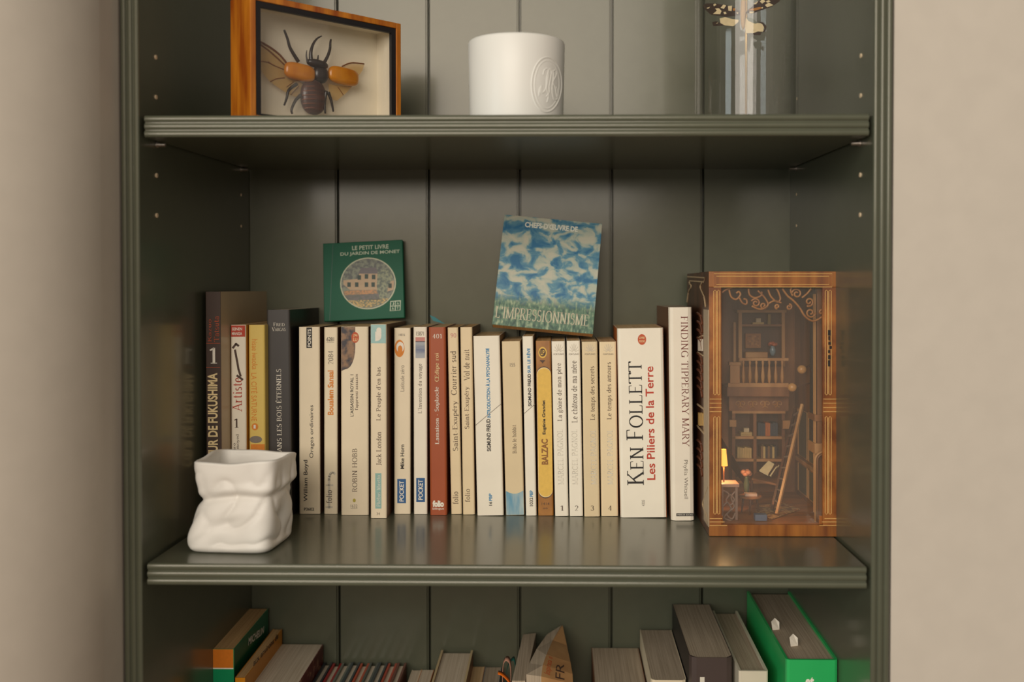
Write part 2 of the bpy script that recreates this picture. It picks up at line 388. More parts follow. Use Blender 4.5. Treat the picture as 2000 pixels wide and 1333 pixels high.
# ---- bookcase carcass
case = empty('bookcase', Matrix.Translation((0, 0, 0)), 'tall dark green painted bookcase with reeded edges and boarded back', 'bookcase')
def reeds(n, w, r, k=7):
    """profile of n half-round beads across width w: list of (u, bulge)"""
    out = []; p = w / n
    for i in range(n):
        c = p * (i + .5)
        for j in range(k + 1):
            a = PI - PI * j / k
            out.append((c + (p / 2 - .0004) * math.cos(a), r * math.sin(a)))
    return out
for (x0, sx) in ((XL - T, 1), (XR + T, -1)):
    pr = [(x0 + sx * u, -b + .0025, 0) for (u, b) in reeds(3, T, .0017)]
    poly = [(x0, D + .02, 0)] + pr + [(x0 + sx * T, D + .02, 0)]
    o = MB().prism(poly, (0, 0, TOPZ)).build('side_panel', M_PAINT, case)
gro = [at(px, 500, D).x for px in (660.5, 838, 1015.5, 1195, 1373)]
edges = [XL] + gro + [XR]
for i in range(6):
    a, b = edges[i], edges[i + 1]
    x0 = a + (.0011 if i else 0); x1 = b - (.0011 if i < 5 else 0)
    poly = [(x0, D + .012, 0), (x0, D + .0005, 0), (x0 + .0004, D, 0)]
    if i < 5: poly += [(x1 - .0021, D, 0), (x1 - .0019, D + .0022, 0), (x1 - .0013, D + .0022, 0), (x1 - .0011, D + .0002, 0), (x1 - .0004, D + .0002, 0)]
    poly += [(x1, D + .0006, 0), (x1, D + .012, 0)]
    MB().prism(poly, (0, 0, TOPZ)).build('back_board', M_PAINT, case)
MB().box(XL, XR, D + .0125, D + .02, 0, TOPZ).build('backing_sheet', M_PAINT, case)
MB().box(XL, XR, 0.004, D, TOPZ - .018, TOPZ).build('top_panel', M_PAINT, case, bevel=.001)
MB().box(XL, XR, 0.03, D, 0.0, 0.08).build('plinth', M_PAINT, case, bevel=.001)
# sleeves of the shelf-pin holes, front row and rear row on both sides
YF = 0.7776 * 0.044; YB = 0.7776 * 0.322
def sleeve(px, py, side):
    x = XL if side < 0 else XR
    y = YF if 340 > abs(px - 0) or px > 1650 else YB
    z = at(px, py, y).z
    pts = [(x - side * 0.0, y, z), (x - side * .0006, y, z)]
    MB().tube([(x + side * .003, y, z), (x - side * .0005, y, z)], .0019 if y == YF else .0015, n=12).build('pin_hole_sleeve', M_BRASS, case)
for px, py in ((308, 112), (309, 190), (310, 343), (310, 421), (476, 381), (476, 442)): sleeve(px, py, -1)
for px, py in ((1680, 109), (1680, 187), (1680, 342), (1680, 420), (1557, 380), (1558, 441), (1557, 193)): sleeve(px, py, 1)

# ---- adjustable shelves
SZ = .0178
def shelf_poly():
    pr = [(0, -b + .0026, -u) for (u, b) in reeds(3, SZ, .0017)]
    return [(0, D - .003, 0)] + pr + [(0, D - .003, -SZ)]
def make_shelf(M, label, x0=XL + .0028, x1=XR - .0024):
    o = MB().prism([(x0, p[1], p[2]) for p in shelf_poly()], (x1 - x0, 0, 0)).build('shelf', M_PAINT, None, bevel=0, M=M)
    return tag(o, label, 'shelf', 'adjustable bookcase shelves')
YS = .003
zU = at(1000, 222.5, YS).z
zM = at(1000, 1105, YS).z
zL = zM - .335
TAU = math.atan(50 / F)
MU = Matrix.Translation((0, YS, zU))
MM = Matrix.Translation((0, YS, zM)) @ Matrix.Rotation(-TAU, 4, 'X')
ML = Matrix.Translation((0, YS, zL))
make_shelf(MU, 'upper green painted shelf under the insect frame and white candle pot')
make_shelf(MM, 'middle green painted shelf carrying the row of paperbacks')
make_shelf(ML, 'lower green painted shelf under the travel guide and the bright green hardback')
# pins that carry the upper and lower shelves
def pin(side, y, z, rr=.0017):
    x = XL if side < 0 else XR
    mb = MB().tube([(x + side * .004, y, z - rr), (x - side * .0075, y, z - rr)], rr, n=10)
    mb.tube([(x, y, z - rr), (x - side * .0012, y, z - rr)], rr * 1.5, n=10)
    mb.build('shelf_pin', M_STEEL, case)
for side in (-1, 1):
    for y in (YF, YB):
        pin(side, y, zU - SZ - .0005); pin(side, y, zL - SZ - .0005)
        pin(side, y, zM - SZ - .0005 - math.tan(TAU) * (y - YS))

# ------------------------------------------------------------------ book builder
PG_CREAM = pages('page_edge_tan', (232, 200, 152), (214, 178, 130))
PG_GREY = pages('page_edge_grey', (182, 165, 143), (158, 142, 121))
PG_WHITE = pages('page_edge_white', (214, 200, 178), (194, 178, 154))
PG_AGED = pages('page_edge_aged', (218, 178, 124), (196, 152, 102))
def ink(name, c): return mat('ink_' + name, c, rough=.6, var=.04, scale=300)
INK = {k: ink(k, c) for k, c in dict(black=(38, 33, 30), brown=(84, 62, 50), grey=(128, 118, 106), pale=(204, 194, 176), orange=(222, 134, 40), deep=(196, 84, 44),
       red=(190, 62, 38), white=(240, 232, 216), cream=(240, 214, 160), blue=(36, 128, 176), sky=(58, 150, 196), navy=(44, 92, 142), teal=(146, 186, 176), mint=(164, 200, 196),
       maroon=(122, 60, 50), gold=(196, 148, 60), yellow=(232, 188, 88), dkgreen=(22, 92, 66), rose=(206, 140, 130), olive=(182, 166, 64), bronze=(146, 96, 46), palegrey=(216, 208, 192)).items()}
def cover_mat(name, c, rough=.45): return mat('cover_' + name, c, rough=rough, var=.025, scale=35, spec=.4)

class Book:
    """one upright book; local frame: x across the spine, y from the spine into the shelf, z up"""
    def __init__(b, M, w, h, d, cov, pg, label, hard=False, side=None, name='book', group=None, lip=.0004, roundness=.0016, right=None):
        b.M, b.w, b.h, b.d = M, w, h, d
        b.root = empty(name, M, label, 'book', group)
        t = .0022 if hard else .0006
        sq = .0025 if hard else .0
        e = .0004 if w < .008 else roundness
        e = min(e, w * .3)
        x = w / 2
        out = [(-x, d), (-x, e), (-x + e * .3, e * .3), (-x + e, 0), (x - e, 0), (x - e * .3, e * .3), (x, e), (x, d)]
        inn = [(x - t, d), (x - t, e + t * .2), (x - e - t * .3, t), (-x + e + t * .3, t), (-x + t, e + t * .2), (-x + t, d)]
        poly = [(p[0], p[1], 0) for p in out + inn]
        n = len(poly); a = [Vector(p) for p in poly]; c = [p + Vector((0, 0, h)) for p in a]
        mb = MB()
        fs = [(i, (i + 1) % n, n + (i + 1) % n, n + i) for i in range(n)]
        no, ni = len(out), len(inn)
        caps = []
        io = lambda i: no + (ni - 1 - i)
        quads = [(0, 1, io(1), io(0)), (6, 7, io(5), io(4)), (3, 4, io(3), io(2)), (1, 2, 3, io(2), io(1)), (4, 5, 6, io(4), io(3))]
        caps = [q for q in quads] + [tuple(i + n for i in q) for q in quads]
        mb.add(a + c, fs + caps)
        b.cover = mb.build('cover', cov, b.root)
        if side is not None:        # printed front board of another colour than the spine
            b.cover.data.materials.append(side)
            for p in b.cover.data.polygons:
                if abs(p.normal.x) > .9 and p.area > h * d * .4: p.material_index = 1
        top = h - sq - (0 if hard else .0003)
        dp = d - (sq if hard else .0006)
        k = .001 if hard else .0
        pp = [(q[0] * (1 - 1e-4), min(q[1] + k, dp), sq + .0002) for q in inn]
        b.pages = MB().prism(pp, (0, 0, top - sq - .0002)).build('page_block', pg, b.root)
    def box(b, x0, x1, y0, y1, off=-.0002):
        p = hit(b.M, (x0 + x1) / 2, (y0 + y1) / 2, off)
        q0 = hit(b.M, x0, (y0 + y1) / 2, off); q1 = hit(b.M, x1, (y0 + y1) / 2, off)
        r0 = hit(b.M, (x0 + x1) / 2, y1, off); r1 = hit(b.M, (x0 + x1) / 2, y0, off)
        return (q0.x, q1.x, r0.z, r1.z)
    def text(b, s, x0, x1, y0, y1, col, way='up', **k):
        off = k.pop('off', -.0002)
        return put_text(b.root, s, b.box(x0, x1, y0, y1, off), INK[col] if isinstance(col, str) else col, way, off=off, **k)
    def patch(b, x0, x1, y0, y1, col, name='label_patch', off=-.0001, full=False, shape='rect', label=None, r=0):
        X0, X1, Z0, Z1 = b.box(x0, x1, y0, y1, off)
        lim = b.w / 2 - .0005
        X0, X1 = max(X0, -lim), min(X1, lim)
        if full: X0, X1 = -lim, lim
        Z1 = min(Z1, b.h - .0002)
        if shape == 'rect': P = [(X0, Z0), (X1, Z0), (X1, Z1), (X0, Z1)]
        elif shape == 'oval': P = [((X0 + X1) / 2 + (X1 - X0) / 2 * math.cos(R(15 * i)), (Z0 + Z1) / 2 + (Z1 - Z0) / 2 * math.sin(R(15 * i))) for i in range(24)]
        elif shape == 'pill':
            rr = (X1 - X0) / 2; cx = (X0 + X1) / 2
            P = [(cx + rr * math.cos(R(a)), Z1 - rr + rr * math.sin(R(a))) for a in range(0, 181, 15)] + [(cx + rr * math.cos(R(a)), Z0 + rr + rr * math.sin(R(a))) for a in range(180, 361, 15)]
        elif shape == 'leaf':      # square with one big rounded lower right corner
            P = [(X0, Z0), (X0 + (X1 - X0) * .3, Z0 + (Z1 - Z0) * .04)] + [(X0 + (X1 - X0) * (.3 + .7 * math.sin(R(a))), Z0 + (Z1 - Z0) * (.04 + .5 * (1 - math.cos(R(a))))) for a in range(15, 91, 15)] + [(X1, Z1), (X0, Z1)]
        elif shape == 'dip':       # concave upper edge
            P = [(X0, Z0), (X1, Z0), (X1, Z1)] + [(X1 + (X0 - X1) * t, Z1 - (Z1 - Z0) * .13 * math.sin(PI * t)) for t in (.2, .4, .6, .8)] + [(X0, Z1)]
        elif shape == 'tri': P = [(X0, (Z0 + Z1) / 2), (X1, Z0), (X1, Z1)]
        mb = MB(); mb.add([(p[0], off, p[1]) for p in P], [tuple(range(len(P)))])
        me = bpy.data.meshes.new(name); me.from_pydata(mb.v, [], mb.f); me.materials.append(INK[col] if isinstance(col, str) else col)
        o = bpy.data.objects.new(name, me); COL.objects.link(o); o.parent = b.root
        if label: o['label'] = label
        return o
    def lines(b, segs, col, wpx=1.0, name='printed_line', off=-.00022):
        if name == 'printed_line' and len(segs) > 1:
            for s in segs: b.lines([s], col, wpx, name, off)
            return
        mb = MB()
        for s in segs:
            for (p, q) in zip(s[:-1], s[1:]):
                a = hit(b.M, p[0], p[1], off); c = hit(b.M, q[0], q[1], off)
                t = (c - a).normalized(); n = Vector((-t.z, 0, t.x)) * (wpx * .00024)
                e = t * (wpx * .0001)
                mb.add([a - e + n, a - e - n, c + e - n, c + e + n], [(0, 1, 2, 3)])
        me = bpy.data.meshes.new(name); me.from_pydata(mb.v, [], mb.f); me.materials.append(INK[col] if isinstance(col, str) else col)
        o = bpy.data.objects.new(name, me); COL.objects.link(o); o.parent = b.root
        return o

def shelf_book(xb0, xb1, yb, xt0, yt, depth, cov, pg, label, yaw=0.0, **k):
    """book on the middle shelf from the outline of its spine: bottom x range, bottom y, top left x, top y"""
    a = hit(MM, xb0, yb, 0, 2); c = hit(MM, xb1, yb, 0, 2)
    w = abs(c.x - a.x) - .0002
    o = (a + c) / 2
    M0 = MM @ Matrix.Translation((o.x, o.y, 0.0001)) @ Matrix.Rotation(R(yaw), 4, 'Z')
    mid = xt0 + (xb1 - xb0) / 2
    p = hit(M0, mid, yt, 0)
    lean = math.atan2(p.x, p.z)
    px = -w / 2 if lean < 0 else w / 2
    M = M0 @ Matrix.Translation((px, 0, 0)) @ Matrix.Rotation(lean, 4, 'Y') @ Matrix.Translation((-px, 0, 0))
    h = hit(M, mid, yt, 0).z
    return Book(M, w, h, depth, cov, pg, label, **k)
G1 = 'paperbacks in the row on the middle shelf'
IV = cover_mat('ivory', (238, 222, 192)); WH = cover_mat('white', (244, 234, 214)); CR = cover_mat('cream', (234, 212, 172)); SAND = cover_mat('sand', (226, 204, 164))
GREYB = cover_mat('charcoal', (70, 66, 64), .4); BRN = cover_mat('dark_brown', (74, 58, 50), .4)
SIDE_DK = cover_mat('black_side', (32, 30, 30), .35); SIDE_TAN = cover_mat('tan_side', (170, 138, 100)); SIDE_BR = cover_mat('brown_side', (108, 74, 52)); SIDE_OR = cover_mat('orange_side', (196, 104, 36))
PB = .104

# 1 brown comic volume
b = shelf_book(404, 434, 1028, 401, 570, .150, BRN, PG_WHITE, 'tall brown comic volume with beige cover at the left end of the row', group=G1, side=cover_mat('beige_side', (190, 168, 136), .35), roundness=.0006)
b.text('Kazuo', 406, 413, 624, 668, 'deep', font='serif'); b.text('Tatsuta', 418, 428, 618, 668, 'deep', font='serif')
b.lines([[(403, 671), (430, 671)], [(403, 718), (430, 718)]], 'deep', .8)
b.text('1', 409, 424, 679, 711, 'white', way='flat', font='serif'); b.text('CŒUR DE FUKUSHIMA', 406, 425.5, 729, 912, 'cream', weight=.03)
# 2 white comic volume with red box
b = shelf_book(452, 482, 1016, 450, 635, .128, WH, PG_CREAM, 'white comic volume with red box and red italic title behind the crumpled pot', group=G1, side=cover_mat('picture_side', (214, 150, 60), .4))
b.patch(451, 479, 636, 658, 'red', full=True); b.text('SEINEN', 453, 473, 640, 646, 'white', way='flat', weight=.02, off=-.0003); b.text('MANGA', 453, 473, 649, 655, 'white', way='flat', weight=.02, off=-.0003)
b.lines([[(455, 680), (461, 672), (466, 676)], [(459, 684), (463, 705), (466, 722), (470, 735)], [(463, 734), (474, 742)]], 'brown', 4.2, name='ribbon_print')
b.text('Artiste', 454, 473, 738, 805, 'red', font='serif', shear=.2); b.text('1', 457, 466, 818, 836, 'brown', way='flat', font='serif')
b.text('Taro', 455, 460, 866, 888, 'brown', font='serif'); b.text('Samoyed', 461, 468, 849, 888, 'brown', font='serif')
# 3 yellow comic volume
b = shelf_book(487, 519, 1014, 485, 635, .128, cover_mat('yellow', (226, 196, 104)), PG_CREAM, 'pale yellow comic volume with orange lettering beside the charcoal book', group=G1)
b.text('hisae iwaoka', 492, 503, 663, 722, 'orange', way='down'); b.text('LA CITÉ SATURNE', 491, 504, 729, 823, 'orange', way='down')
b.patch(491.5, 504.5, 827, 841, 'orange', shape='oval', off=-.0002); b.text('1', 495.5, 499.5, 830.5, 837.5, 'white', way='flat', weight=.03, off=-.0003)
b.patch(487, 512, 852, 866, 'grey', name='cat_print', shape='oval'); b.patch(490, 519, 868, 920, 'orange', name='cover_print', shape='leaf')
# 4 charcoal novel
b = shelf_book(524, 570, 1009, 520, 605.5, .120, GREYB, PG_WHITE, 'charcoal grey novel with white capital title rising above the others', group=G1, side=SIDE_DK, yaw=-1.5)
b.text('FRED', 534, 556, 630.5, 637.5, 'white', way='flat', font='serif', small=.8); b.text('VARGAS', 531, 558, 639.5, 647, 'white', way='flat', font='serif', small=.8)
b.text('DANS LES BOIS ÉTERNELS', 538, 550, 721, 893, 'white', font='serif', thick=.12, thin=.05)
# 5
b = shelf_book(584, 625.5, 1004.6, 583, 639, PB, IV, PG_CREAM, 'ivory paperback with black tab near top and black two-line lettering', group=G1, side=SIDE_BR)
b.patch(598.5, 609.5, 640, 680, 'black'); b.text('POINTS', 601, 607.5, 643, 678, 'white', weight=.02, off=-.0003)
b.text('William Boyd', 593, 603, 899, 980, 'black', weight=.01); b.text('Orages ordinaires', 604.5, 614, 792, 895, 'black'); b.text('P3602', 594, 613.5, 992, 998, 'black', way='flat', weight=.02)
# 6
b = shelf_book(632.5, 659.5, 1004.6, 632.5, 639.7, PB, IV, PG_CREAM, 'slim ivory paperback with orange author name beside the black tabbed one', group=G1, side=SIDE_BR)
b.text('6281', 638, 652.5, 659, 667, 'black', way='flat', weight=.01); b.lines([[(638, 669), (652.5, 669)]], 'grey', .7)
b.text('2084', 641, 651, 686, 712, 'grey', font='serif'); b.text('Boualem Sansal', 640, 651.5, 724, 811, 'orange', weight=.03)
b.text('f', 636, 656, 921, 994, 'pale', way='flat', font='serif', thick=.09, off=-.00015); b.text('folio', 637, 648.5, 958, 983, 'brown', font='serif', off=-.0003)
# 7
b = shelf_book(666, 720.5, 1006.8, 665.4, 638.5, PB, IV, PG_CREAM, 'thick ivory paperback with brown picture corner and small red disc', group=G1, side=SIDE_BR, yaw=.5)
b.patch(666, 694, 639, 725, mat('dark_picture_print', (58, 54, 60), col2=(150, 116, 86), rough=.5, scale=140, lo=.4, hi=.6), name='picture_print', shape='leaf')
b.patch(686.5, 701, 649, 670, 'deep', shape='oval', off=-.0003, name='publisher_mark'); b.text("J'AI", 690, 698, 653, 659, 'cream', way='flat', weight=.02, off=-.0004); b.text('LU', 690, 698, 660.5, 667, 'cream', way='flat', weight=.02, off=-.0004)
b.text("L'ASSASSIN ROYAL 1", 684, 690.5, 732, 814, 'black', weight=.01); b.text("l'apprenti assassin", 693, 701, 731, 801, 'brown'); b.text('ROBIN HOBB', 688, 697.5, 877, 961.5, 'brown', font='serif')
b.patch(689, 695, 974.5, 981.5, 'olive', shape='oval', name='dot'); b.text('1632', 685, 698, 986, 992, 'grey', way='flat'); b.lines([[(685, 994), (698, 994)]], 'grey', .6)
# 8
b = shelf_book(723.5, 755.5, 1013, 723, 633.8, PB + .004, IV, PG_CREAM, 'slim ivory paperback with pale blue head square on top, standing proud', group=G1, side=SIDE_BR, yaw=-1.0)
b.patch(724, 756, 634.5, 671, 'mint', full=True)
b.patch(735, 745, 640, 651, 'white', shape='oval', off=-.0002, name='head_print'); b.patch(733, 745, 648, 667, 'white', off=-.0003, name='bust_print', shape='leaf')
b.text("Le Peuple d'en bas", 735, 745.5, 717, 822, 'brown', font='serif'); b.text('Jack London', 735, 745.5, 844, 909.5, 'brown', font='serif')
b.patch(733, 745, 925, 994, 'teal'); b.text('Phébus libretto', 735.5, 743, 929, 990, 'white', font='serif', off=-.0003); b.text('34', 735.5, 742, 1001.5, 1006.5, 'grey', way='flat')
# 9
b = shelf_book(769.5, 802, 1004.6, 769.4, 641, PB, IV, PG_CREAM, 'ivory paperback with orange round emblem and blue block near the foot', group=G1, side=cover_mat('mottled_side', (112, 92, 66)))
b.text('14816', 779, 791, 652, 657, 'grey', way='flat')
b.patch(770.5, 790, 664, 698, 'orange', shape='oval', name='emblem'); b.patch(774, 789, 668, 689, 'white', shape='oval', off=-.00025, name='emblem_print'); b.patch(777, 786, 675, 692, 'orange', shape='oval', off=-.0004, name='emblem_print')
b.text('Latitude zéro', 782, 789.5, 714, 765, 'grey'); b.text('Mike Horn', 782, 789.5, 869, 916.5, 'black', weight=.02)
b.patch(776, 793, 936, 983.5, 'navy'); b.text('POCKET', 780, 789, 940, 980, 'white', weight=.02, off=-.0003)
# 10
b = shelf_book(808, 835, 1005, 807, 639, PB, WH, PG_CREAM, 'slim white paperback with grey-blue picture on top and blue block near the foot', group=G1, side=SIDE_BR)
b.text('15871', 813, 828, 648, 656, 'grey', way='flat', weight=.01)
b.patch(811.5, 830, 659, 667, 'rose', name='picture_band'); b.patch(811.5, 830, 668, 700, mat('hazy_blue_print', (110, 120, 150), col2=(190, 192, 190), rough=.5, scale=90, stretch=(.2, 1, 1)), name='picture_print')
b.lines([[(811.5, 667.5), (830, 667.5)]], 'black', 1.0)
b.text("L'Invention du voyage", 816.5, 825.5, 711, 808, 'brown', font='serif'); b.patch(813, 830, 934, 981, 'navy'); b.text('POCKET', 817, 826, 937.5, 977, 'white', weight=.02, off=-.0003)
# 11
RUST = cover_mat('rust', (168, 82, 44))
b = shelf_book(840, 873, 1007, 837, 639.4, PB, RUST, PG_CREAM, 'rust red paperback with white lettering in the middle of the row', group=G1)
b.text('401', 845, 863, 652.5, 661.5, 'white', way='flat', font='serif'); b.text('Œdipe roi', 849, 859, 690, 746, 'cream', font='serif', thick=.14, thin=.06); b.text('Lamaison · Sophocle', 849, 859, 756, 868, 'white', font='serif', thick=.14, thin=.06)
b.text('folio', 845, 867, 978, 991, 'white', way='flat', weight=.06); b.text('bilingue', 845, 867, 992, 997, 'white', way='flat', weight=.01)
# 12, 13
b = shelf_book(881, 902.5, 1005, 873.5, 640, PB, CR, PG_AGED, 'slim cream paperback touching the rust red one', group=G1, side=SIDE_BR)
b.text('90', 880, 891, 651, 660, 'rose', way='flat'); b.text('Courrier sud', 880, 891.5, 686.5, 772, 'brown', font='serif'); b.text('Saint-Exupéry', 883.5, 896, 784, 881, 'brown', font='serif'); b.text('folio', 884, 895, 961, 985, 'brown', font='serif')
b = shelf_book(904, 928, 1005.8, 898.5, 639.4, PB, CR, PG_AGED, 'slim cream paperback left of the wide white one with blue lettering', group=G1, side=SIDE_BR)
b.text('Vol de nuit', 905.5, 917, 683, 744, 'brown', font='serif'); b.text('Saint-Exupéry', 907, 918, 756, 838, 'brown', font='serif'); b.text('folio', 908, 918, 955.5, 981, 'brown', font='serif')
# 14
b = shelf_book(932, 984, 1008, 924, 656.5, PB, WH, PG_CREAM, 'wide white paperback with blue and black capitals and diagonal grey line', group=G1, side=SIDE_TAN)
b.text('SIGMUND FREUD', 950.5, 958.5, 819, 882, 'black', weight=.03); b.text('INTRODUCTION À LA PSYCHANALYSE', 948.5, 957, 680.5, 817, 'blue', weight=.03)
b.lines([[(929, 831), (979, 789)]], 'grey', 1.0); b.text('PBP', 955, 961, 964.5, 979, 'blue', weight=.03); b.text('16', 955, 961, 980.5, 988, 'black', weight=.02)
# 15
b = shelf_book(987.7, 1024.5, 1007, 979.5, 667, PB, SAND, PG_CREAM, 'worn beige paperback with blue curved picture at its foot', group=G1, side=SIDE_TAN)
b.text('155', 996, 1006, 709.5, 716.5, 'grey', way='flat'); b.text('Bilbo le hobbit', 1000.5, 1008.5, 830.5, 886, 'brown', font='serif')
b.patch(987, 1025, 959, 1006, mat('watery_blue_print', (92, 150, 178), col2=(190, 200, 190), rough=.5, scale=160, stretch=(1, 1, .15)), name='picture_print', full=True, shape='dip')
# 16
b = shelf_book(1027, 1048.4, 1008, 1020, 657.4, PB, WH, PG_CREAM, 'narrow white paperback with blue and black capitals beside the gold one', group=G1, side=SIDE_TAN)
b.text('SIGMUND FREUD', 1031, 1037.5, 730.5, 794, 'black', weight=.03); b.text('SUR LE RÊVE', 1028.5, 1036, 680.5, 729, 'blue', weight=.03)
b.lines([[(1024, 808), (1044.5, 790)]], 'grey', 1.0); b.text('PBP', 1034.5, 1041, 958.5, 971, 'blue', weight=.03); b.text('1032', 1034.5, 1041, 972.5, 989, 'black', weight=.02)
# 17
GOLD = mat('cover_gold_brown', (178, 122, 58), col2=(150, 98, 44), rough=.4, scale=60)
b = shelf_book(1051, 1081.5, 1008, 1046, 666, PB, GOLD, PG_AGED, 'gold brown paperback with long yellow rounded panel', group=G1)
b.patch(1048.5, 1081, 716, 974, 'brown', shape='pill', off=-.0001, name='panel_border'); b.patch(1050, 1079.5, 718, 972, 'cream', shape='pill', off=-.0002, name='panel_border'); b.patch(1051, 1078.5, 719.5, 970.5, 'yellow', shape='pill', off=-.0003, name='panel')
b.patch(1051.5, 1068, 678, 700, 'yellow', shape='oval', off=-.0002, name='medal'); b.patch(1053.5, 1066, 681, 697, 'brown', shape='oval', off=-.0003, name='medal_print'); b.text('LP', 1056, 1063.5, 684, 694, 'yellow', way='flat', weight=.02, off=-.0004)
b.lines([[(1055, 705), (1064, 705)], [(1057, 707), (1062, 707)], [(1059, 709), (1060.5, 709)]], 'brown', 2.0, name='arrow_print')
b.text('Eugénie Grandet', 1059, 1067, 782, 849, 'black', weight=.03, off=-.0004); b.text('BALZAC', 1057.5, 1070.5, 858, 908, 'bronze', weight=.04, off=-.0004)
b.text('1414', 1058, 1073, 982, 987, 'brown', way='flat'); b.text('**', 1060, 1070, 992, 997, 'brown', way='flat', weight=.03)
# 18 - 21 the four numbered volumes
four = [((1084, 1110.8), 1009, 1076.8, 667, WH, 'La gloire de mon père', 709.5, 823, '1', (1087.5, 1099), 'first, number 1, right of the gold brown book'),
        ((1112.5, 1139.2), 1009, 1106.5, 666, WH, 'Le château de ma mère', 705, 826, '2', (1115.5, 1127), 'second of the four, with number 2 at its foot'),
        ((1141, 1172), 1009.8, 1136, 668, SAND, 'Le temps des secrets', 716, 821, '3', (1152, 1163.5), 'third of the four, beiger, with number 3 at its foot'),
        ((1174, 1208), 1009, 1170, 668, CR, 'Le temps des amours', 708, 820, '4', (1184.5, 1196), 'fourth, with number 4, beside the thick white book')]
for (xb, yb, xt, yt, cv, title, y0, y1, num, tx, lab) in four:
    b = shelf_book(xb[0], xb[1], yb, xt, yt, PB, cv, PG_CREAM, 'slim cream numbered paperback, ' + lab, group=G1, side=SIDE_TAN)
    b.text(title, tx[0], tx[1], y0, y1, 'brown', font='serif'); b.text('MARCEL PAGNOL', tx[0] + 1.5, tx[1] + 1, 839, 947, 'palegrey', font='serif', thick=.1, thin=.06)
    cx = tx[0] - 1 if num < '3' else tx[0] + 2 - (4 if num == '3' else 2)
    cx = xt + (xb[1] - xb[0]) / 2 + 1
    b.lines([[(cx + 2.5 * math.cos(R(a)), 688 - 3 * math.sin(R(a))), (cx + 10 * math.cos(R(a)), 688 - 16 * math.sin(R(a)))] for a in range(15, 170, 25)], 'pale', .9, name='sunburst_print')
    b.text('FORTUNIO', cx - 10, cx + 10, 690.5, 694, 'grey', way='flat'); b.text(num, (xb[0] + xb[1]) / 2 - 3, (xb[0] + xb[1]) / 2 + 3.5, 988, 998, 'brown', way='flat', font='serif')
# 22
b = shelf_book(1212, 1303, 1012, 1205, 641.4, .112, WH, PG_CREAM, 'thickest white paperback with large black author name and red title', group=G1, side=SIDE_OR, yaw=-1.0, roundness=.003)
b.patch(1297.5, 1303, 643, 1011, mat('orange_wrap_print', (190, 104, 40), col2=(120, 62, 30), rough=.45, scale=30, stretch=(1, 1, .5)), name='cover_wrap', off=.00005)
b.text('KEN FOLLETT', 1222.5, 1256, 706, 948, 'black', font='serif', small=.8, thick=.11, thin=.05); b.text('Les Piliers de la Terre', 1262, 1278, 716, 938, 'red', weight=.015)
b.patch(1245.5, 1262, 653, 674, 'deep', shape='oval', name='publisher_mark'); b.text('LIVRE', 1248.5, 1259, 658, 662, 'cream', way='flat', weight=.02, off=-.0003); b.text('POCHE', 1248.5, 1259, 665, 669, 'cream', way='flat', weight=.02, off=-.0003); b.text('4305', 1253.5, 1259.5, 977, 989, 'grey')
# 23
b = shelf_book(1311, 1357, 1017.7, 1306, 600.5, .126, cover_mat('off_white', (240, 228, 208)), PG_GREY, 'tall off-white paperback with dark red downward title beside the miniature box', group=G1, side=SIDE_BR, yaw=0, roundness=.004)
b.text('FINDING TIPPERARY MARY', 1331, 1345, 618, 873.5, 'maroon', way='down', font='serif'); b.text('Phyllis Whitsell', 1334, 1343.5, 899, 975, 'grey', way='down')
b.patch(1321, 1355, 1003, 1009, 'black'); b.text('MIRROR BOOKS', 1323, 1353, 1004.3, 1007.7, 'palegrey', way='flat', off=-.0003)

# ------------------------------------------------------------------ the two small books standing on the row
def quad_book(TL, TR, BR, BL, Yb, lean, thick, cov, pg, label, hard, back):
    """book facing the room: outline of its cover, distance of its foot, lean backwards; local x right, y into the shelf, z up"""
    a = at(*BL, Yb); c = at(*BR, Yb)
    x = (c - a).normalized()
    ln = R(lean)
    up0 = Vector((0, 0, 1)); up0 = (up0 - x * up0.dot(x)).normalized()
    yb = up0.cross(x).normalized()                      # into the shelf
    z = (up0 * math.cos(ln) + yb * math.sin(ln)).normalized(); y = z.cross(x).normalized()
    M = frame(a, x, y, z)
    w = (c - a).length
    h = (hit(M, *TL).z + hit(M, *TR).z) / 2
    sh = hit(M, *TL).x
    root = empty('book', M, label, 'book', 'small books standing on the row')
    t = .002 if hard else .0005; g = .0018 if hard else .0
    MB().box(0, w, 0, t, 0, h).build('front_cover', cov, root, bevel=.0006)
    MB().box(0, w, thick - t, thick, 0, h).build('rear_cover', back, root, bevel=.0006)
    MB().box(0, t, t, thick - t, 0, h).build('spine', back, root)
    MB().box(t, w - g, t, thick - t, g, h - g).build('page_block', pg, root)
    return root, M, w, h
GREEN = mat('cover_bottle_green', (14, 92, 66), rough=.5, var=.03, scale=35, spec=.25)
root, MG, w, h = quad_book((640, 476), (795, 467.5), (790, 621), (633, 628.5), D - .024, 9, .0075, GREEN, PG_WHITE, 'small square green book with oval garden photo standing on the paperbacks', True, GREEN)
def on(M, x0, x1, y0, y1):
    a = hit(M, x0, (y0 + y1) / 2); b_ = hit(M, x1, (y0 + y1) / 2); c = hit(M, (x0 + x1) / 2, y1); d = hit(M, (x0 + x1) / 2, y0)
    return (a.x, b_.x, c.z, d.z)
GI = ink('pale_print', (206, 214, 190))
put_text(root, 'LE PETIT LIVRE', on(MG, 688, 759, 479.3, 487.3), GI, weight=.01, off=-.0002)
put_text(root, 'DU JARDIN DE MONET', on(MG, 665, 781, 490.8, 499), GI, weight=.01, off=-.0002)
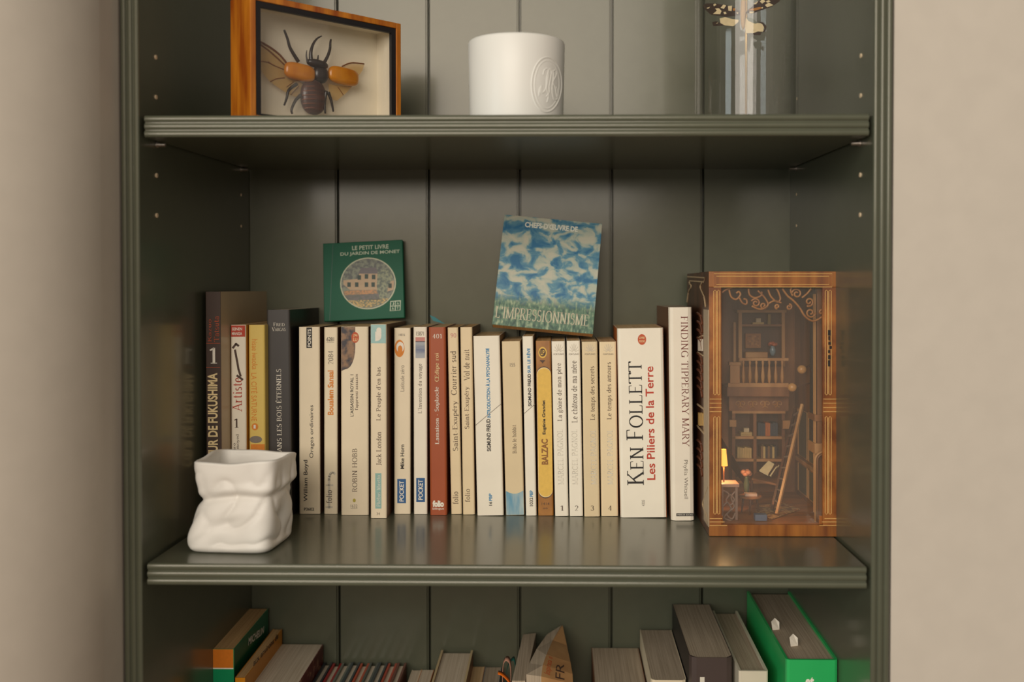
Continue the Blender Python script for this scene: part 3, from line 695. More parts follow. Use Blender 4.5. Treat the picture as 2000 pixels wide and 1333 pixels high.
def disc(root, M, cx, cy, rx, ry, m, name, off=-.0002, rot=0.0, n=40):
    pts = []
    for i in range(n):
        a = 2 * PI * i / n; u, v = rx * math.cos(a), ry * math.sin(a)
        p = hit(M, cx + u * math.cos(rot) - v * math.sin(rot), cy + u * math.sin(rot) + v * math.cos(rot), 0)
        pts.append((p.x, off, p.z))
    me = bpy.data.meshes.new(name); me.from_pydata(pts, [], [tuple(range(n))[::-1]]); me.materials.append(m)
    o = bpy.data.objects.new(name, me); COL.objects.link(o); o.parent = root
    return o
def shape(root, M, pts, m, name, off=-.0003, yl=0.0):
    v = []
    for p in pts:
        q = hit(M, p[0], p[1], yl); v.append((q.x, yl + off, q.z))
    me = bpy.data.meshes.new(name); me.from_pydata(v, [], [tuple(range(len(v)))]); me.materials.append(m)
    o = bpy.data.objects.new(name, me); COL.objects.link(o); o.parent = root
    return o
def foliage(name, a, b_, sc): return mat(name, a, col2=b_, rough=.4, scale=sc, lo=.42, hi=.58, detail=6)
disc(root, MG, 719, 554, 54.5, 50.5, ink('rim', (204, 204, 176)), 'photo_border', -.00015, R(-8))
pic = disc(root, MG, 719, 554, 52.3, 48.3, foliage('tree_print', (44, 50, 40), (112, 118, 92), 260), 'photo_print', -.0003, R(-8))
def sub(pts, m, off, name='photo_print'):
    o = shape(root, MG, pts, m, name, off); o.parent = pic; return o
HW = ink('house_wall', (196, 170, 140)); HR = ink('house_roof', (122, 116, 118)); HS = ink('house_shutter', (70, 84, 78))
sub([(671, 556), (671, 548), (700, 545), (702, 534), (739, 534), (741, 567), (684, 567)], HW, -.0004)
sub([(699, 535), (706, 524), (734, 523), (741, 535)], HR, -.0005)
sub([(755, 552), (770, 548), (769, 566), (757, 570)], HW, -.0004)
for (x, y) in ((702, 542), (716, 540), (730, 541), (682, 556), (697, 556), (716, 556), (729, 556), (762, 558)):
    sub([(x - 3.4, y - 4), (x + 3.4, y - 4), (x + 3.4, y + 5), (x - 3.4, y + 5)], HS, -.0006, 'window_print')
sub([(671, 569), (735, 566), (738, 574), (674, 577)], foliage('orange_bed_print', (188, 122, 44), (130, 96, 40), 500), -.0005)
sub([(672, 578), (736, 574), (752, 580), (740, 586), (684, 587)], foliage('path_print', (84, 72, 66), (60, 62, 44), 300), -.0004)
sub([(678, 588), (760, 583), (747, 594), (722, 601), (700, 600)], foliage('yellow_bed_print', (196, 158, 70), (84, 88, 50), 500), -.0004)
sub([(738, 530), (760, 524), (768, 542), (758, 560), (756, 580), (742, 584), (736, 560)], foliage('leaf_print', (50, 66, 42), (128, 134, 96), 420), -.00055)
lp = [hit(MG, x, y) for (x, y) in ((762, 588), (783, 587), (782, 607), (761, 608))]
shape(root, MG, [(762.5, 588.5), (783, 587), (782.3, 606.5), (761.5, 608)], GI, 'publisher_mark', -.0002)
for (x, y, ch) in ((764, 590, 'J'), (773.3, 589.3, 'A'), (763.4, 599.2, 'A'), (773, 598.6, 'T')):
    shape(root, MG, [(x, y), (x + 8, y - .5), (x + 8, y + 7.3), (x, y + 7.8)], GREEN, 'mark_field', -.0003)
    put_text(root, ch, on(MG, x + 2, x + 6, y + 1, y + 6.5), GI, weight=.02, off=-.0004)
shape(root, MG, [(650, 476), (651, 475.9), (644.6, 627), (643.6, 627)], cover_mat('green_hinge', (10, 74, 54), .4), 'cover_hinge', -.0002)

# the book on painting; its cover is a plain sky-over-meadow print
def sky_cover():
    m = bpy.data.materials.new('sky_and_meadow_print'); m.use_nodes = True; nt = m.node_tree; b = nt.nodes['Principled BSDF']
    b.inputs['Roughness'].default_value = .4
    tc = nt.nodes.new('ShaderNodeTexCoord'); sp = nt.nodes.new('ShaderNodeSeparateXYZ'); nt.links.new(tc.outputs['Generated'], sp.inputs[0])
    n1 = nt.nodes.new('ShaderNodeTexNoise'); n1.inputs['Scale'].default_value = 7.0; n1.inputs['Detail'].default_value = 9; n1.inputs['Distortion'].default_value = .6
    mp = nt.nodes.new('ShaderNodeMapping'); mp.inputs['Scale'].default_value = (1, .1, 1.5); mp.inputs['Location'].default_value = (3.3, 0, 1.2)
    nt.links.new(tc.outputs['Generated'], mp.inputs[0]); nt.links.new(mp.outputs[0], n1.inputs['Vector'])
    cr = nt.nodes.new('ShaderNodeValToRGB'); e = cr.color_ramp.elements
    e[0].position = .36; e[0].color = lin((44, 110, 150)); e[1].position = .64; e[1].color = lin((196, 194, 174))
    k = e.new(.47); k.color = lin((96, 146, 164)); k = e.new(.54); k.color = lin((176, 186, 170))
    nt.links.new(n1.outputs[0], cr.inputs[0])
    n2 = nt.nodes.new('ShaderNodeTexNoise'); n2.inputs['Scale'].default_value = 34; n2.inputs['Detail'].default_value = 6
    m2 = nt.nodes.new('ShaderNodeMapping'); m2.inputs['Scale'].default_value = (1, .1, .5)
    nt.links.new(tc.outputs['Generated'], m2.inputs[0]); nt.links.new(m2.outputs[0], n2.inputs['Vector'])
    gr = nt.nodes.new('ShaderNodeValToRGB'); e = gr.color_ramp.elements
    e[0].position = .35; e[0].color = lin((38, 74, 62)); e[1].position = .68; e[1].color = lin((168, 182, 146)); k = e.new(.52); k.color = lin((92, 126, 100))
    nt.links.new(n2.outputs[0], gr.inputs[0])
    ad = nt.nodes.new('ShaderNodeMath'); ad.operation = 'MULTIPLY_ADD'; ad.inputs[1].default_value = -.16; nt.links.new(n2.outputs[0], ad.inputs[0]); nt.links.new(sp.outputs[2], ad.inputs[2])
    st = nt.nodes.new('ShaderNodeMapRange'); st.inputs[1].default_value = .12; st.inputs[2].default_value = .22; nt.links.new(ad.outputs[0], st.inputs[0])
    mx = nt.nodes.new('ShaderNodeMix'); mx.data_type = 'RGBA'
    nt.links.new(st.outputs[0], mx.inputs[0]); nt.links.new(gr.outputs[0], mx.inputs[6]); nt.links.new(cr.outputs[0], mx.inputs[7]); nt.links.new(mx.outputs[2], b.inputs['Base Color'])
    return m
root, MI, w, h = quad_book((982, 423), (1175, 433), (1158, 653), (961, 634), D - .072, 17, .013, sky_cover(), PG_AGED, 'small book with blue sky and green meadow cover tilted on the paperbacks', False, cover_mat('sky_rear', (120, 140, 140)))
put_text(root, "CHEFS-D'ŒUVRE DE", on(MI, 1025, 1129, 438, 449), ink('title_white', (236, 236, 220)), weight=.04, off=-.0003)
TI = ink('title_cream', (216, 206, 178))
def slant(x, z): return (x, -.0003, z)
put_text(root, "L'IMPRESSIONNISME", on(MI, 967, 1150, 606, 630), TI, font='serif', off=-.0003, thick=.12, thin=.05)

# ------------------------------------------------------------------ crumpled white ceramic pot
CER = mat('matt_white_ceramic', (234, 230, 222), rough=.5, var=.01, scale=50, bump=.01)
pa = hit(MM, 359, 1085, 0, 2); pb = hit(MM, 533, 1085, 0, 2)
PW = (pb - pa).length
pc = (pa + pb) / 2
MP = MM @ Matrix.Translation((pc.x + .002, pc.y + PW * .5, 0.0002)) @ Matrix.Rotation(R(-4), 4, 'Z')
PH = hit(MP @ Matrix.Translation((0, -PW / 2, 0)), 440, 907, 0).z
pot = empty('ceramic_pot', MP, 'white ceramic pot shaped like a crumpled paper bag on the middle shelf', 'pot')
def pot_surface(inset, nth=112, nz=64, z0=0.0):
    vs = []
    for i in range(nz + 1):
        t = i / nz
        base = 1 - .085 * math.exp(-((t - .58) / .13) ** 2) + .015 * math.exp(-((t - .18) / .15) ** 2) - .02 * t
        if t < .07: base *= 1 - .10 * (1 - t / .07) ** 2
        for k in range(nth):
            th = 2 * PI * k / nth
            c, s = math.cos(th), math.sin(th)
            n = 7.0 - 2.5 * math.exp(-((t - .4) / .3) ** 2)
            r = (abs(c) ** n + abs(s) ** n) ** (-1 / n)
            hx = PW / 2
            x, y = r * c * hx * base, r * s * hx * .92 * base
            # folds: long soft facets plus a few pinched creases
            q = Vector((c * r * 1.3, s * r * 1.3, t * 2.6))
            f = 1 - abs(noise.noise(q * 1.15 + Vector((3.1, .4, 7.7)))) * 2
            env = min(1, t / .10) * min(1, max(0, (1.0 - t) / .22))
            dsp = (-.0022 * max(0, f) ** 3 + .0018 * noise.noise(q * .9)) * env
            # horizontal crease above the waist, rising to the right across the front
            zc = .60 + .035 * math.cos(th) + .02 * math.sin(th * 3)
            dsp += -.0026 * math.exp(-((t - zc) / .04) ** 2) * (0.5 + .5 * abs(s)) + .0012 * math.exp(-((t - zc - .085) / .05) ** 2) * env
            # soft diagonal dents: one low on the front, a deep one on the right-hand face
            dsp += -.0022 * math.exp(-((t - .33 - .10 * c) / .06) ** 2) * max(0, -s) ** 2 * math.exp(-((c + .1) / .4) ** 2)
            dsp += -.0045 * math.exp(-((t - .36) / .14) ** 2) * max(0, c) ** 3 * math.exp(-((s + .1) / .45) ** 2)
            L = math.hypot(x, y)
            kk = (L + dsp - inset) / L
            lx = -.0035 * math.exp(-((t - .08) / .2) ** 2) + .0015 * t
            zz = z0 + t * (PH - z0) + (.0012 * math.cos(2 * th + .8) + .0006 * math.sin(5 * th)) * t ** 6
            vs.append((x * kk + lx, y * kk, max(zz, .0) if not inset else zz))
    return vs
nth, nz = 112, 64
vo = pot_surface(0); vi = pot_surface(.0032, z0=.004)
n1 = len(vo); fs = []
for i in range(nz):
    for k in range(nth):
        a, b_, c, d = i * nth + k, i * nth + (k + 1) % nth, (i + 1) * nth + (k + 1) % nth, (i + 1) * nth + k
        fs.append((a, b_, c, d)); fs.append((n1 + d, n1 + c, n1 + b_, n1 + a))
rim = nz * nth
# rounded lip between outer and inner skins
lip = [((vo[rim + k][0] + vi[rim + k][0]) / 2, (vo[rim + k][1] + vi[rim + k][1]) / 2, max(vo[rim + k][2], vi[rim + k][2]) + .0011) for k in range(nth)]
n2 = n1 * 2
for k in range(nth):
    k2 = (k + 1) % nth
    fs.append((rim + k, rim + k2, n2 + k2, n2 + k)); fs.append((n2 + k, n2 + k2, n1 + rim + k2, n1 + rim + k))
fs.append(tuple(range(nth))[::-1]); fs.append(tuple(n1 + k for k in range(nth)))
MB().add(vo + vi + lip, fs).build('pot_body', CER, pot, smooth=True)

# ------------------------------------------------------------------ white candle pot with embossed oval
dM = .84
cY = CAM.y + dM
cL, cR = at(915, 130, cY), at(1103, 130, cY)
cr_ = (cR.x - cL.x) / 2; cX = (cR.x + cL.x) / 2
ctop = at(1009, 62, cY - cr_).z
MC = Matrix.Translation((cX, cY, zU + .0001))
candle = empty('candle_pot', MC, 'round white porcelain candle pot with embossed oval monogram on the upper shelf', 'candle')
hC = ctop - zU
POR = mat('white_porcelain', (231, 229, 222), rough=.4, var=.01, scale=30)
prof = [(0, 0), (cr_ * .93, 0), (cr_ * .962, .001), (cr_ * .97, .003), (cr_ * .985, hC * .5), (cr_, hC - .0022), (cr_ - .0006, hC - .0006), (cr_ - .0016, hC), (cr_ - .0026, hC - .0006), (cr_ - .0032, hC - .002), (cr_ - .0034, .012), (0, .012)]
MB().lathe(prof, n=96).build('porcelain_body', POR, candle, smooth=True)
MB().lathe([(0, .0115), (cr_ - .0034, .0115), (cr_ - .0034, hC * .62), (0, hC * .62 + .0005)], n=48).build('wax', mat('cream_wax', (232, 220, 190), rough=.5), candle, smooth=True)
MB().tube([(0, 0, hC * .6), (0, 0, hC * .75)], .0009).build('wick', INK['black'], candle)
def cyl(px, py, lift=0.0):
    """pixel onto the outside of the pot, local point"""
    o_ = CAM - Vector((cX, cY, 0)); d = ray(px, py)
    rr = cr_ * .99 + lift
    A = d.x ** 2 + d.y ** 2; B = 2 * (o_.x * d.x + o_.y * d.y); C = o_.x ** 2 + o_.y ** 2 - rr ** 2
    disc_ = max(B * B - 4 * A * C, 0)
    p = o_ + d * ((-B - math.sqrt(disc_)) / (2 * A))
    ang = math.atan2(p.y, p.x); z = p.z - zU
    rz = cr_ * (.97 + .03 * min(1, max(0, z / hC))) + lift
    return Vector((rz * math.cos(ang), rz * math.sin(ang), z))
def cpx(u, v):      # crop coordinates of the emblem
    return (880 + u / 6.346, 30 + v / 6.346)
def emboss(pts, r, name, closed=False):
    P = [cyl(*p, lift=-.0002) for p in pts]
    return MB().tube(P, r, n=8, closed=closed).build(name, POR, candle, smooth=True)
def ell(cx, cy, rx, ry, n=56): return [cpx(cx + rx * math.cos(2 * PI * i / n), cy + ry * math.sin(2 * PI * i / n)) for i in range(n)]
emboss(ell(1192, 862, 186, 338), .0007, 'oval_ring', True); emboss(ell(1195, 862, 152, 296), .0005, 'oval_ring', True)
def smooth_path(P, n=6):
    out = []
    for i in range(len(P) - 1):
        p0 = P[max(i - 1, 0)]; p1 = P[i]; p2 = P[i + 1]; p3 = P[min(i + 2, len(P) - 1)]
        for j in range(n):
            t = j / n
            out.append(tuple(.5 * (2 * p1[k] + (p2[k] - p0[k]) * t + (2 * p0[k] - 5 * p1[k] + 4 * p2[k] - p3[k]) * t * t + (3 * p1[k] - p0[k] - 3 * p2[k] + p3[k]) * t ** 3) for k in range(len(p1))))
    out.append(tuple(P[-1])); return out
for P in ([(1150, 740), (1158, 690), (1200, 660), (1215, 720), (1200, 850), (1195, 930), (1220, 980), (1200, 1080)],
          [(1100, 1000), (1105, 920), (1130, 880), (1120, 950), (1150, 960), (1185, 900), (1195, 760), (1230, 665), (1250, 720), (1225, 880), (1225, 960), (1190, 1010)],
          [(1235, 670), (1265, 680), (1275, 760), (1262, 900), (1270, 1000), (1290, 1050), (1330, 1030), (1335, 940), (1310, 890)],
          [(1270, 700), (1300, 680), (1310, 740), (1275, 830), (1300, 900), (1320, 1020)]):
    emboss([cpx(*p) for p in smooth_path(P)], .00055, 'monogram_stroke')

# ------------------------------------------------------------------ insect frame
Yb1 = .036
a0 = at(489, 100, Yb1)
s_ = 1.02
xax = Vector((1, s_, 0)).normalized(); yax = Vector((0, 0, 1)).cross(xax)
MF = frame((a0.x, a0.y, zU + .0001), xax, yax, (0, 0, 1))
FWd = hit(MF, 783.5, 150).x
FH = hit(MF, 783, 46.5).z
FD = .034
ORW = mat('honey_orange_wood', (206, 128, 34), col2=(150, 72, 18), rough=.3, scale=26, stretch=(4, 4, .5), coat=.3, detail=5)
box = empty('insect_frame', MF, 'orange wooden insect display box with glass front on the upper shelf', 'frame')
fw = .0052
MB().box(0, fw, 0, FD, 0, FH).build('side_board', ORW, box, bevel=.0006)
MB().box(FWd - fw, FWd, 0, FD, 0, FH).build('side_board', ORW, box, bevel=.0006)
MB().box(fw, FWd - fw, 0, FD, FH - fw, FH).build('top_board', ORW, box, bevel=.0006)
MB().box(fw, FWd - fw, 0, FD, 0, fw).build('bottom_board', ORW, box, bevel=.0006)
BLK = mat('black_liner', (26, 22, 24), rough=.5)
lw = .0048
MB().box(fw, fw + lw, .001, .0045, fw, FH - fw).build('liner_strip', BLK, box); MB().box(FWd - fw - lw, FWd - fw, .001, .0045, fw, FH - fw).build('liner_strip', BLK, box)
MB().box(fw + lw, FWd - fw - lw, .001, .0045, FH - fw - lw, FH - fw).build('liner_strip', BLK, box); MB().box(fw + lw, FWd - fw - lw, .001, .0045, fw, fw + .0015).build('liner_strip', BLK, box)
CARD = mat('cream_card', (236, 226, 204), rough=.7, var=.01)
MB().box(fw, FWd - fw, FD - .004, FD - .001, fw, FH - fw).build('backing_card', CARD, box)
i0, i1 = fw + .0008, FWd - fw - .0008
MB().box(fw, i0, .006, FD - .004, fw, FH - fw).build('inner_card', CARD, box); MB().box(i1, FWd - fw, .006, FD - .004, fw, FH - fw).build('inner_card', CARD, box)
MB().box(i0, i1, .006, FD - .004, FH - fw - .0008, FH - fw).build('inner_card', CARD, box); MB().box(i0, i1, .006, FD - .004, fw, fw + .0008).build('inner_card', CARD, box)
PANE = glass('frame_glass', ior=1.5, rough=.01)
MB().box(fw, FWd - fw, .0046, .0056, fw, FH - fw).build('glass_pane', PANE, box)

# mounted beetle, wings spread
BY = .023
def bt(u, v, y=BY): return hit(MF, 420 + u / 5.0, v / 5.0, y)
beetle = empty('beetle', MF @ Matrix.Translation(bt(1000, 1000)), 'large horned beetle with spread orange wing cases inside the orange frame', 'insect')
MFi = Matrix.Translation(-bt(1000, 1000))
def bp(u, v, y=BY): return MFi @ bt(u, v, y)
sc = (bt(1100, 700) - bt(1000, 700)).length / 100        # metres per crop pixel across
sv = abs(bt(1000, 800).z - bt(1000, 700).z) / 100
ELY = mat('glossy_orange_wing_case', (214, 138, 34), col2=(190, 110, 20), rough=.22, scale=60)
ABD = mat('dark_brown_shell', (86, 44, 30), col2=(52, 26, 20), rough=.3, scale=120, stretch=(.3, .3, 3))
CHI = mat('black_brown_shell', (44, 34, 30), rough=.3, var=.2)
MEM = film('amber_wing_membrane', (222, 178, 96), see=.62)
VEI = mat('brown_wing_vein', (120, 66, 26), rough=.4)
def oval(cu, cv, ru, rv, rot, depth, y, name, m):
    c = bp(cu, cv, y); a = R(rot)
    ax = Vector((ru * sc * math.cos(a), 0, -rv * 0 - ru * sc * math.sin(a))); az = Vector((rv * sv * math.sin(a), 0, rv * sv * math.cos(a)))
    mb = MB().ball((0, 0, 0), (1, 0, 0), (0, 1, 0), (0, 0, 1), 28, 16)
    e = .62 if name == 'wing_case' else .85
    pw = lambda q: math.copysign(abs(q) ** e, q)
    mb.v = [tuple(c + ax * pw(q[0]) + Vector((0, depth, 0)) * q[1] + az * pw(q[2])) for q in mb.v]
    return mb.build(name, m, beetle, smooth=True)
oval(828, 705, 142, 84, 4, .0045, .018, 'wing_case', ELY); oval(1255, 744, 150, 86, 4, .0045, .018, 'wing_case', ELY)
o = oval(960, 950, 118, 172, 0, .006, .020, 'abdomen', ABD)
for i in range(6):
    v = 850 + 42 * i; hw = 112 * math.sqrt(max(0, 1 - ((v - 950) / 172) ** 2))
    MB().tube([bp(960 + hw * math.cos(a), v + 14 * math.sin(-a) * .6, .020 - .0058 * math.sin(a) * math.sqrt(max(.05, 1 - ((v - 950) / 172) ** 2))) for a in [PI * j / 10 for j in range(11)]], .0005, n=5).build('abdomen_ridge', mat('chestnut_ridge', (124, 70, 44), rough=.3), beetle, smooth=True)
oval(1030, 730, 70, 85, 0, .005, .019, 'thorax', CHI); oval(1000, 625, 100, 42, 5, .005, .018, 'head', CHI)
def horn(P, r0, r1, name, m=CHI):
    Q = smooth_path(P, 5); n = len(Q)
    return MB().tube([bp(q[0], q[1], q[2] if len(q) > 2 else .017) for q in Q], [r0 + (r1 - r0) * i / (n - 1) for i in range(n)], n=8).build(name, m, beetle, smooth=True)
horn([(940, 600), (935, 520), (955, 440), (995, 380), (1042, 352)], .0020, .0005, 'horn'); horn([(905, 610), (892, 550), (896, 492)], .0011, .0003, 'horn'); horn([(992, 630), (1004, 575), (1008, 538)], .0013, .0004, 'horn')
for P in ([(815, 605), (762, 520), (728, 455), (708, 380), (682, 310), (676, 292)], [(1060, 625), (1100, 550), (1122, 480), (1126, 420), (1132, 385)], [(800, 820), (722, 880), (700, 960), (676, 1030)],
          [(835, 930), (785, 985), (748, 1070), (755, 1115)], [(1105, 900), (1135, 985), (1156, 1092)], [(1085, 890), (1072, 1000), (1076, 1110)]):
    horn(P, .0017, .0008, 'leg')
def membrane(pts, name='hind_wing', y=.0235):
    n = len(pts); P = [bp(p[0], p[1], y) for p in pts]
    return MB().prism(P, (0, .0002, 0)).build(name, MEM, beetle)
hw1 = membrane([(715, 655), (640, 560), (540, 468), (405, 388), (398, 560), (432, 650), (480, 730), (540, 800), (640, 870), (740, 930), (830, 960), (860, 820), (780, 760), (700, 740)])
hw2 = membrane([(1230, 660), (1280, 622), (1350, 606), (1462, 622), (1440, 690), (1400, 745), (1320, 700)])
hw3 = membrane([(1108, 820), (1200, 838), (1342, 842), (1300, 890), (1250, 935), (1190, 985), (1120, 965)])
def vein(P, r, par):
    o = MB().tube([bp(q[0], q[1], .023) for q in smooth_path(P, 4)], r, n=5).build('wing_vein', VEI, beetle, smooth=True); return o
vein([(715, 640), (640, 545), (540, 465), (405, 388)], .0009, hw1); vein([(705, 660), (600, 560), (520, 490), (405, 410)], .0006, hw1)
vein([(690, 685), (600, 650), (500, 605), (405, 600)], .0004, hw1); vein([(680, 760), (600, 770), (540, 800)], .0004, hw1); vein([(570, 640), (520, 600)], .0003, hw1)
vein([(1240, 650), (1330, 615), (1455, 625)], .0006, hw2); vein([(770, 800), (700, 850)], .0003, hw1); vein([(820, 840), (740, 930)], .0003, hw1); vein([(1200, 850), (1255, 930)], .0003, hw3)

# ------------------------------------------------------------------ glass dome with mounted butterfly
dD = .90
gY = CAM.y + dD
gL, gR = at(1358, 100, gY), at(1557, 100, gY)
gr_ = (gR.x - gL.x) / 2; gX = (gL.x + gR.x) / 2
dome = empty('glass_dome', Matrix.Translation((gX, gY, zU + .0001)), 'tall clear glass dome with thin gilt rod at the right of the upper shelf', 'dome')
gt = .0022; gh = .24
prof = [(gr_, .006), (gr_, gh)] + [(gr_ * math.cos(R(a)), gh + gr_ * math.sin(R(a))) for a in range(10, 91, 10)]
prof += [((gr_ - gt) * math.cos(R(a)), gh + (gr_ - gt) * math.sin(R(a))) for a in range(90, -1, -10)] + [(gr_ - gt, .006), (gr_, .006)]
MB().lathe(prof, n=72).build('dome_glass', glass('dome_glass', tint=(.97, .97, .97), ior=1.5, rough=.015), dome, smooth=True)
MB().lathe([(0, 0), (gr_ + .001, 0), (gr_ + .001, .006), (0, .006)], n=48).build('base', mat('dark_wood_base', (70, 50, 36), rough=.4), dome, bevel=.0005)
MB().tube([(0, 0, .006), (0, 0, gh * .8)], .0011, n=10).build('rod', mat('gilt_rod', (226, 186, 120), rough=.35, metal=.6), dome, smooth=True)
bfY = gY - .004
def fl(u, v, y=0.0):
    p = at(1360 + u / 11.11, v / 11.11, bfY + y); return p - Vector((gX, gY, zU + .0001))
bfly = empty('butterfly', Matrix.Translation(Vector((gX, gY, zU + .0001)) + fl(1020, 320)), 'cream and black butterfly pinned to the rod inside the glass dome', 'insect')
o0 = fl(1020, 320)
def wing(pts, name, m, par, lift=0.0, tilt=.0):
    P = [fl(u, v) - o0 + Vector((0, -abs(u - 1020) * tilt - lift, 0)) for (u, v) in pts]
    return MB().prism(P, (0, .0003, 0)).build(name, m, par)
WB = mat('dark_brown_wing', (58, 40, 28), rough=.7, var=.2, scale=400); WC = mat('cream_wing_scale', (228, 206, 160), rough=.7, var=.06, scale=300); WO = mat('ochre_wing_scale', (176, 116, 40), rough=.7); WGn = mat('grey_green_wing', (120, 124, 106), rough=.7, var=.15)
wings = [('fore_wing', WB, [(130, 130), (200, 92), (400, 88), (640, 118), (820, 170), (950, 250), (940, 330), (650, 375), (300, 330), (170, 210)],
          [(WC, [(360, 110), (400, 92), (430, 120), (370, 150)]), (WC, [(520, 180), (580, 110), (640, 130), (590, 205)]), (WC, [(215, 190), (290, 165), (260, 200), (225, 208)]), (WC, [(350, 320), (440, 240), (400, 200), (480, 190), (540, 250), (510, 320)]), (WC, [(580, 270), (630, 265), (650, 310), (600, 320)]), (WC, [(680, 140), (770, 130), (760, 250), (690, 240)]), (WO, [(790, 190), (850, 180), (840, 240), (790, 240)]), (WC, [(860, 280), (910, 270), (900, 310)])]),
         ('hind_wing', WC, [(500, 410), (620, 380), (780, 420), (910, 430), (915, 475), (800, 575), (620, 560), (520, 520)], [(WB, [(330, 500), (420, 470), (520, 515), (610, 560), (480, 575), (360, 580)]), (WC, [(410, 520), (470, 498), (440, 535)])]),
         ('fore_wing', WB, [(1060, 280), (1150, 190), (1260, 100), (1400, -20), (1600, -60), (1830, -40), (1790, 50), (1620, 160), (1440, 220), (1200, 300)],
          [(WO, [(1130, 230), (1200, 190), (1390, 160), (1400, 200), (1250, 240)]), (WC, [(1370, 40), (1430, -10), (1490, 40), (1420, 90)]), (WC, [(1480, 120), (1560, 70), (1660, 125), (1530, 170)]), (WC, [(1500, 40), (1560, 15), (1600, 45), (1530, 70)]), (WC, [(1240, 90), (1340, 30), (1290, 100)]), (WC, [(1150, 250), (1260, 260), (1210, 295), (1150, 290)]), (WC, [(1390, 180), (1440, 160), (1430, 200)])]),
         ('hind_wing', WC, [(1060, 400), (1180, 430), (1290, 500), (1430, 520), (1460, 600), (1440, 690), (1330, 740), (1200, 720), (1080, 725), (1040, 560)],
          [(WB, [(1330, 470), (1450, 500), (1515, 590), (1490, 690), (1430, 720), (1470, 620), (1430, 540)]), (WGn, [(1080, 380), (1200, 400), (1330, 500), (1280, 520), (1130, 460)]), (WB, [(1190, 740), (1330, 690), (1420, 700), (1380, 775), (1260, 770)]), (WC, [(1395, 640), (1440, 620), (1450, 680), (1405, 680)])])]
for (nm, m, pts, spots) in wings:
    wo = wing(pts, nm, m, bfly, 0, 3e-6)
    for (m2, sp_) in spots: wing(sp_, 'wing_spot', m2, wo, .0003, 3e-6)
P = [fl(1010 + 5 * math.sin(i), v) - o0 - Vector((0, .0012, 0)) for i, v in enumerate((-60, 60, 180, 320, 450, 560, 650))]
MB().tube(P, [.001, .0022, .0026, .0026, .002, .0016, .0006], n=10).build('body', mat('tan_furry_body', (196, 158, 112), rough=.8, var=.1, scale=500), bfly, smooth=True)
for s in (-1, 1): MB().tube([fl(1010 + 12 * s, -60) - o0, fl(1010 + 60 * s, -200) - o0, fl(1010 + 120 * s, -280) - o0], .0003, n=5).build('antenna', WB, bfly)

# ------------------------------------------------------------------ miniature library box
na = hit(MM, 1385.5, 1048.5, 0, 2); nb = hit(MM, 1635.5, 1048.5, 0, 2)
MN = MM @ Matrix.Translation((na.x, (na.y + nb.y) / 2, .0001))
NW = (nb - na).length
NH = hit(MN, 1510, 530.5).z
ND = .150
nook = empty('miniature_library', MN, 'brown wooden miniature library box with glass front at the right of the middle shelf', 'diorama')
def nx(px, py, y=0.0): return hit(MN, px, py, y)
BURL = mat('burl_wood', (176, 108, 48), col2=(110, 58, 24), rough=.35, scale=55, detail=6, lo=.3, hi=.62, stretch=(1, 1, .7))
BURL2 = mat('striped_wood', (176, 112, 48), col2=(112, 60, 24), rough=.35, scale=70, detail=5, lo=.3, hi=.65, stretch=(1.2, 1, .12))
INLAY = mat('cream_inlay', (234, 190, 120), rough=.4, var=.05)
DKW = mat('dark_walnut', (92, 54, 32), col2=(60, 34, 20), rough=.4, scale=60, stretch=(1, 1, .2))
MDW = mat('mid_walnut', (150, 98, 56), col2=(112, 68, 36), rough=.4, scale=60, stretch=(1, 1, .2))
LTW = mat('light_wood', (196, 146, 92), col2=(164, 112, 62), rough=.45, scale=60, stretch=(1, 1, .2))
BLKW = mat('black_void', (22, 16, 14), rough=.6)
tk = .003
# shell: back, two sides, top, floor
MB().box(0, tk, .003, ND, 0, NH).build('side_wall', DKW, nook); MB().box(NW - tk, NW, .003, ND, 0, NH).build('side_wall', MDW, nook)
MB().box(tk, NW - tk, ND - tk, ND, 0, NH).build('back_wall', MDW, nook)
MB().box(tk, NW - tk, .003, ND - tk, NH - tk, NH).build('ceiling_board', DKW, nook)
zf = nx(1510, 1026).z
MB().box(tk, NW - tk, .003, ND - tk, 0, zf - .0005).build('floor_board', mat('honey_floor', (190, 122, 60), col2=(150, 90, 42), rough=.35, scale=60, stretch=(.2, 1, 1)), nook)
# front frame
xs0 = nx(1409, 800).x; xs1 = nx(1607, 800).x; zt = nx(1510, 561).z
fl_ = MB().box(0, xs0, 0, .003, zf, zt).build('frame_stile', BURL, nook, bevel=.0003)
fr_ = MB().box(xs1, NW, 0, .003, zf, zt).build('frame_stile', BURL, nook, bevel=.0003)
ft_ = MB().box(0, NW, 0, .003, zt, NH).build('frame_rail', BURL2, nook, bevel=.0003)
fb_ = MB().box(0, NW, 0, .003, 0, zf).build('frame_rail', BURL2, nook, bevel=.0003)
def inlay(pts, par, closed=False, w=.0003, m=INLAY, y=-.0002):
    P = [nx(*p, 0) for p in pts]; P = [Vector((p.x, y, p.z)) for p in P]
    return MB().tube(P, w, n=4, closed=closed).build('inlay_line', m, par)
def rect(x0, y0, x1, y1): return [(x0, y0), (x1, y0), (x1, y1), (x0, y1)]
inlay(rect(1394, 535, 1625, 561), ft_, True); inlay(rect(1399, 540, 1619, 556), ft_, True)
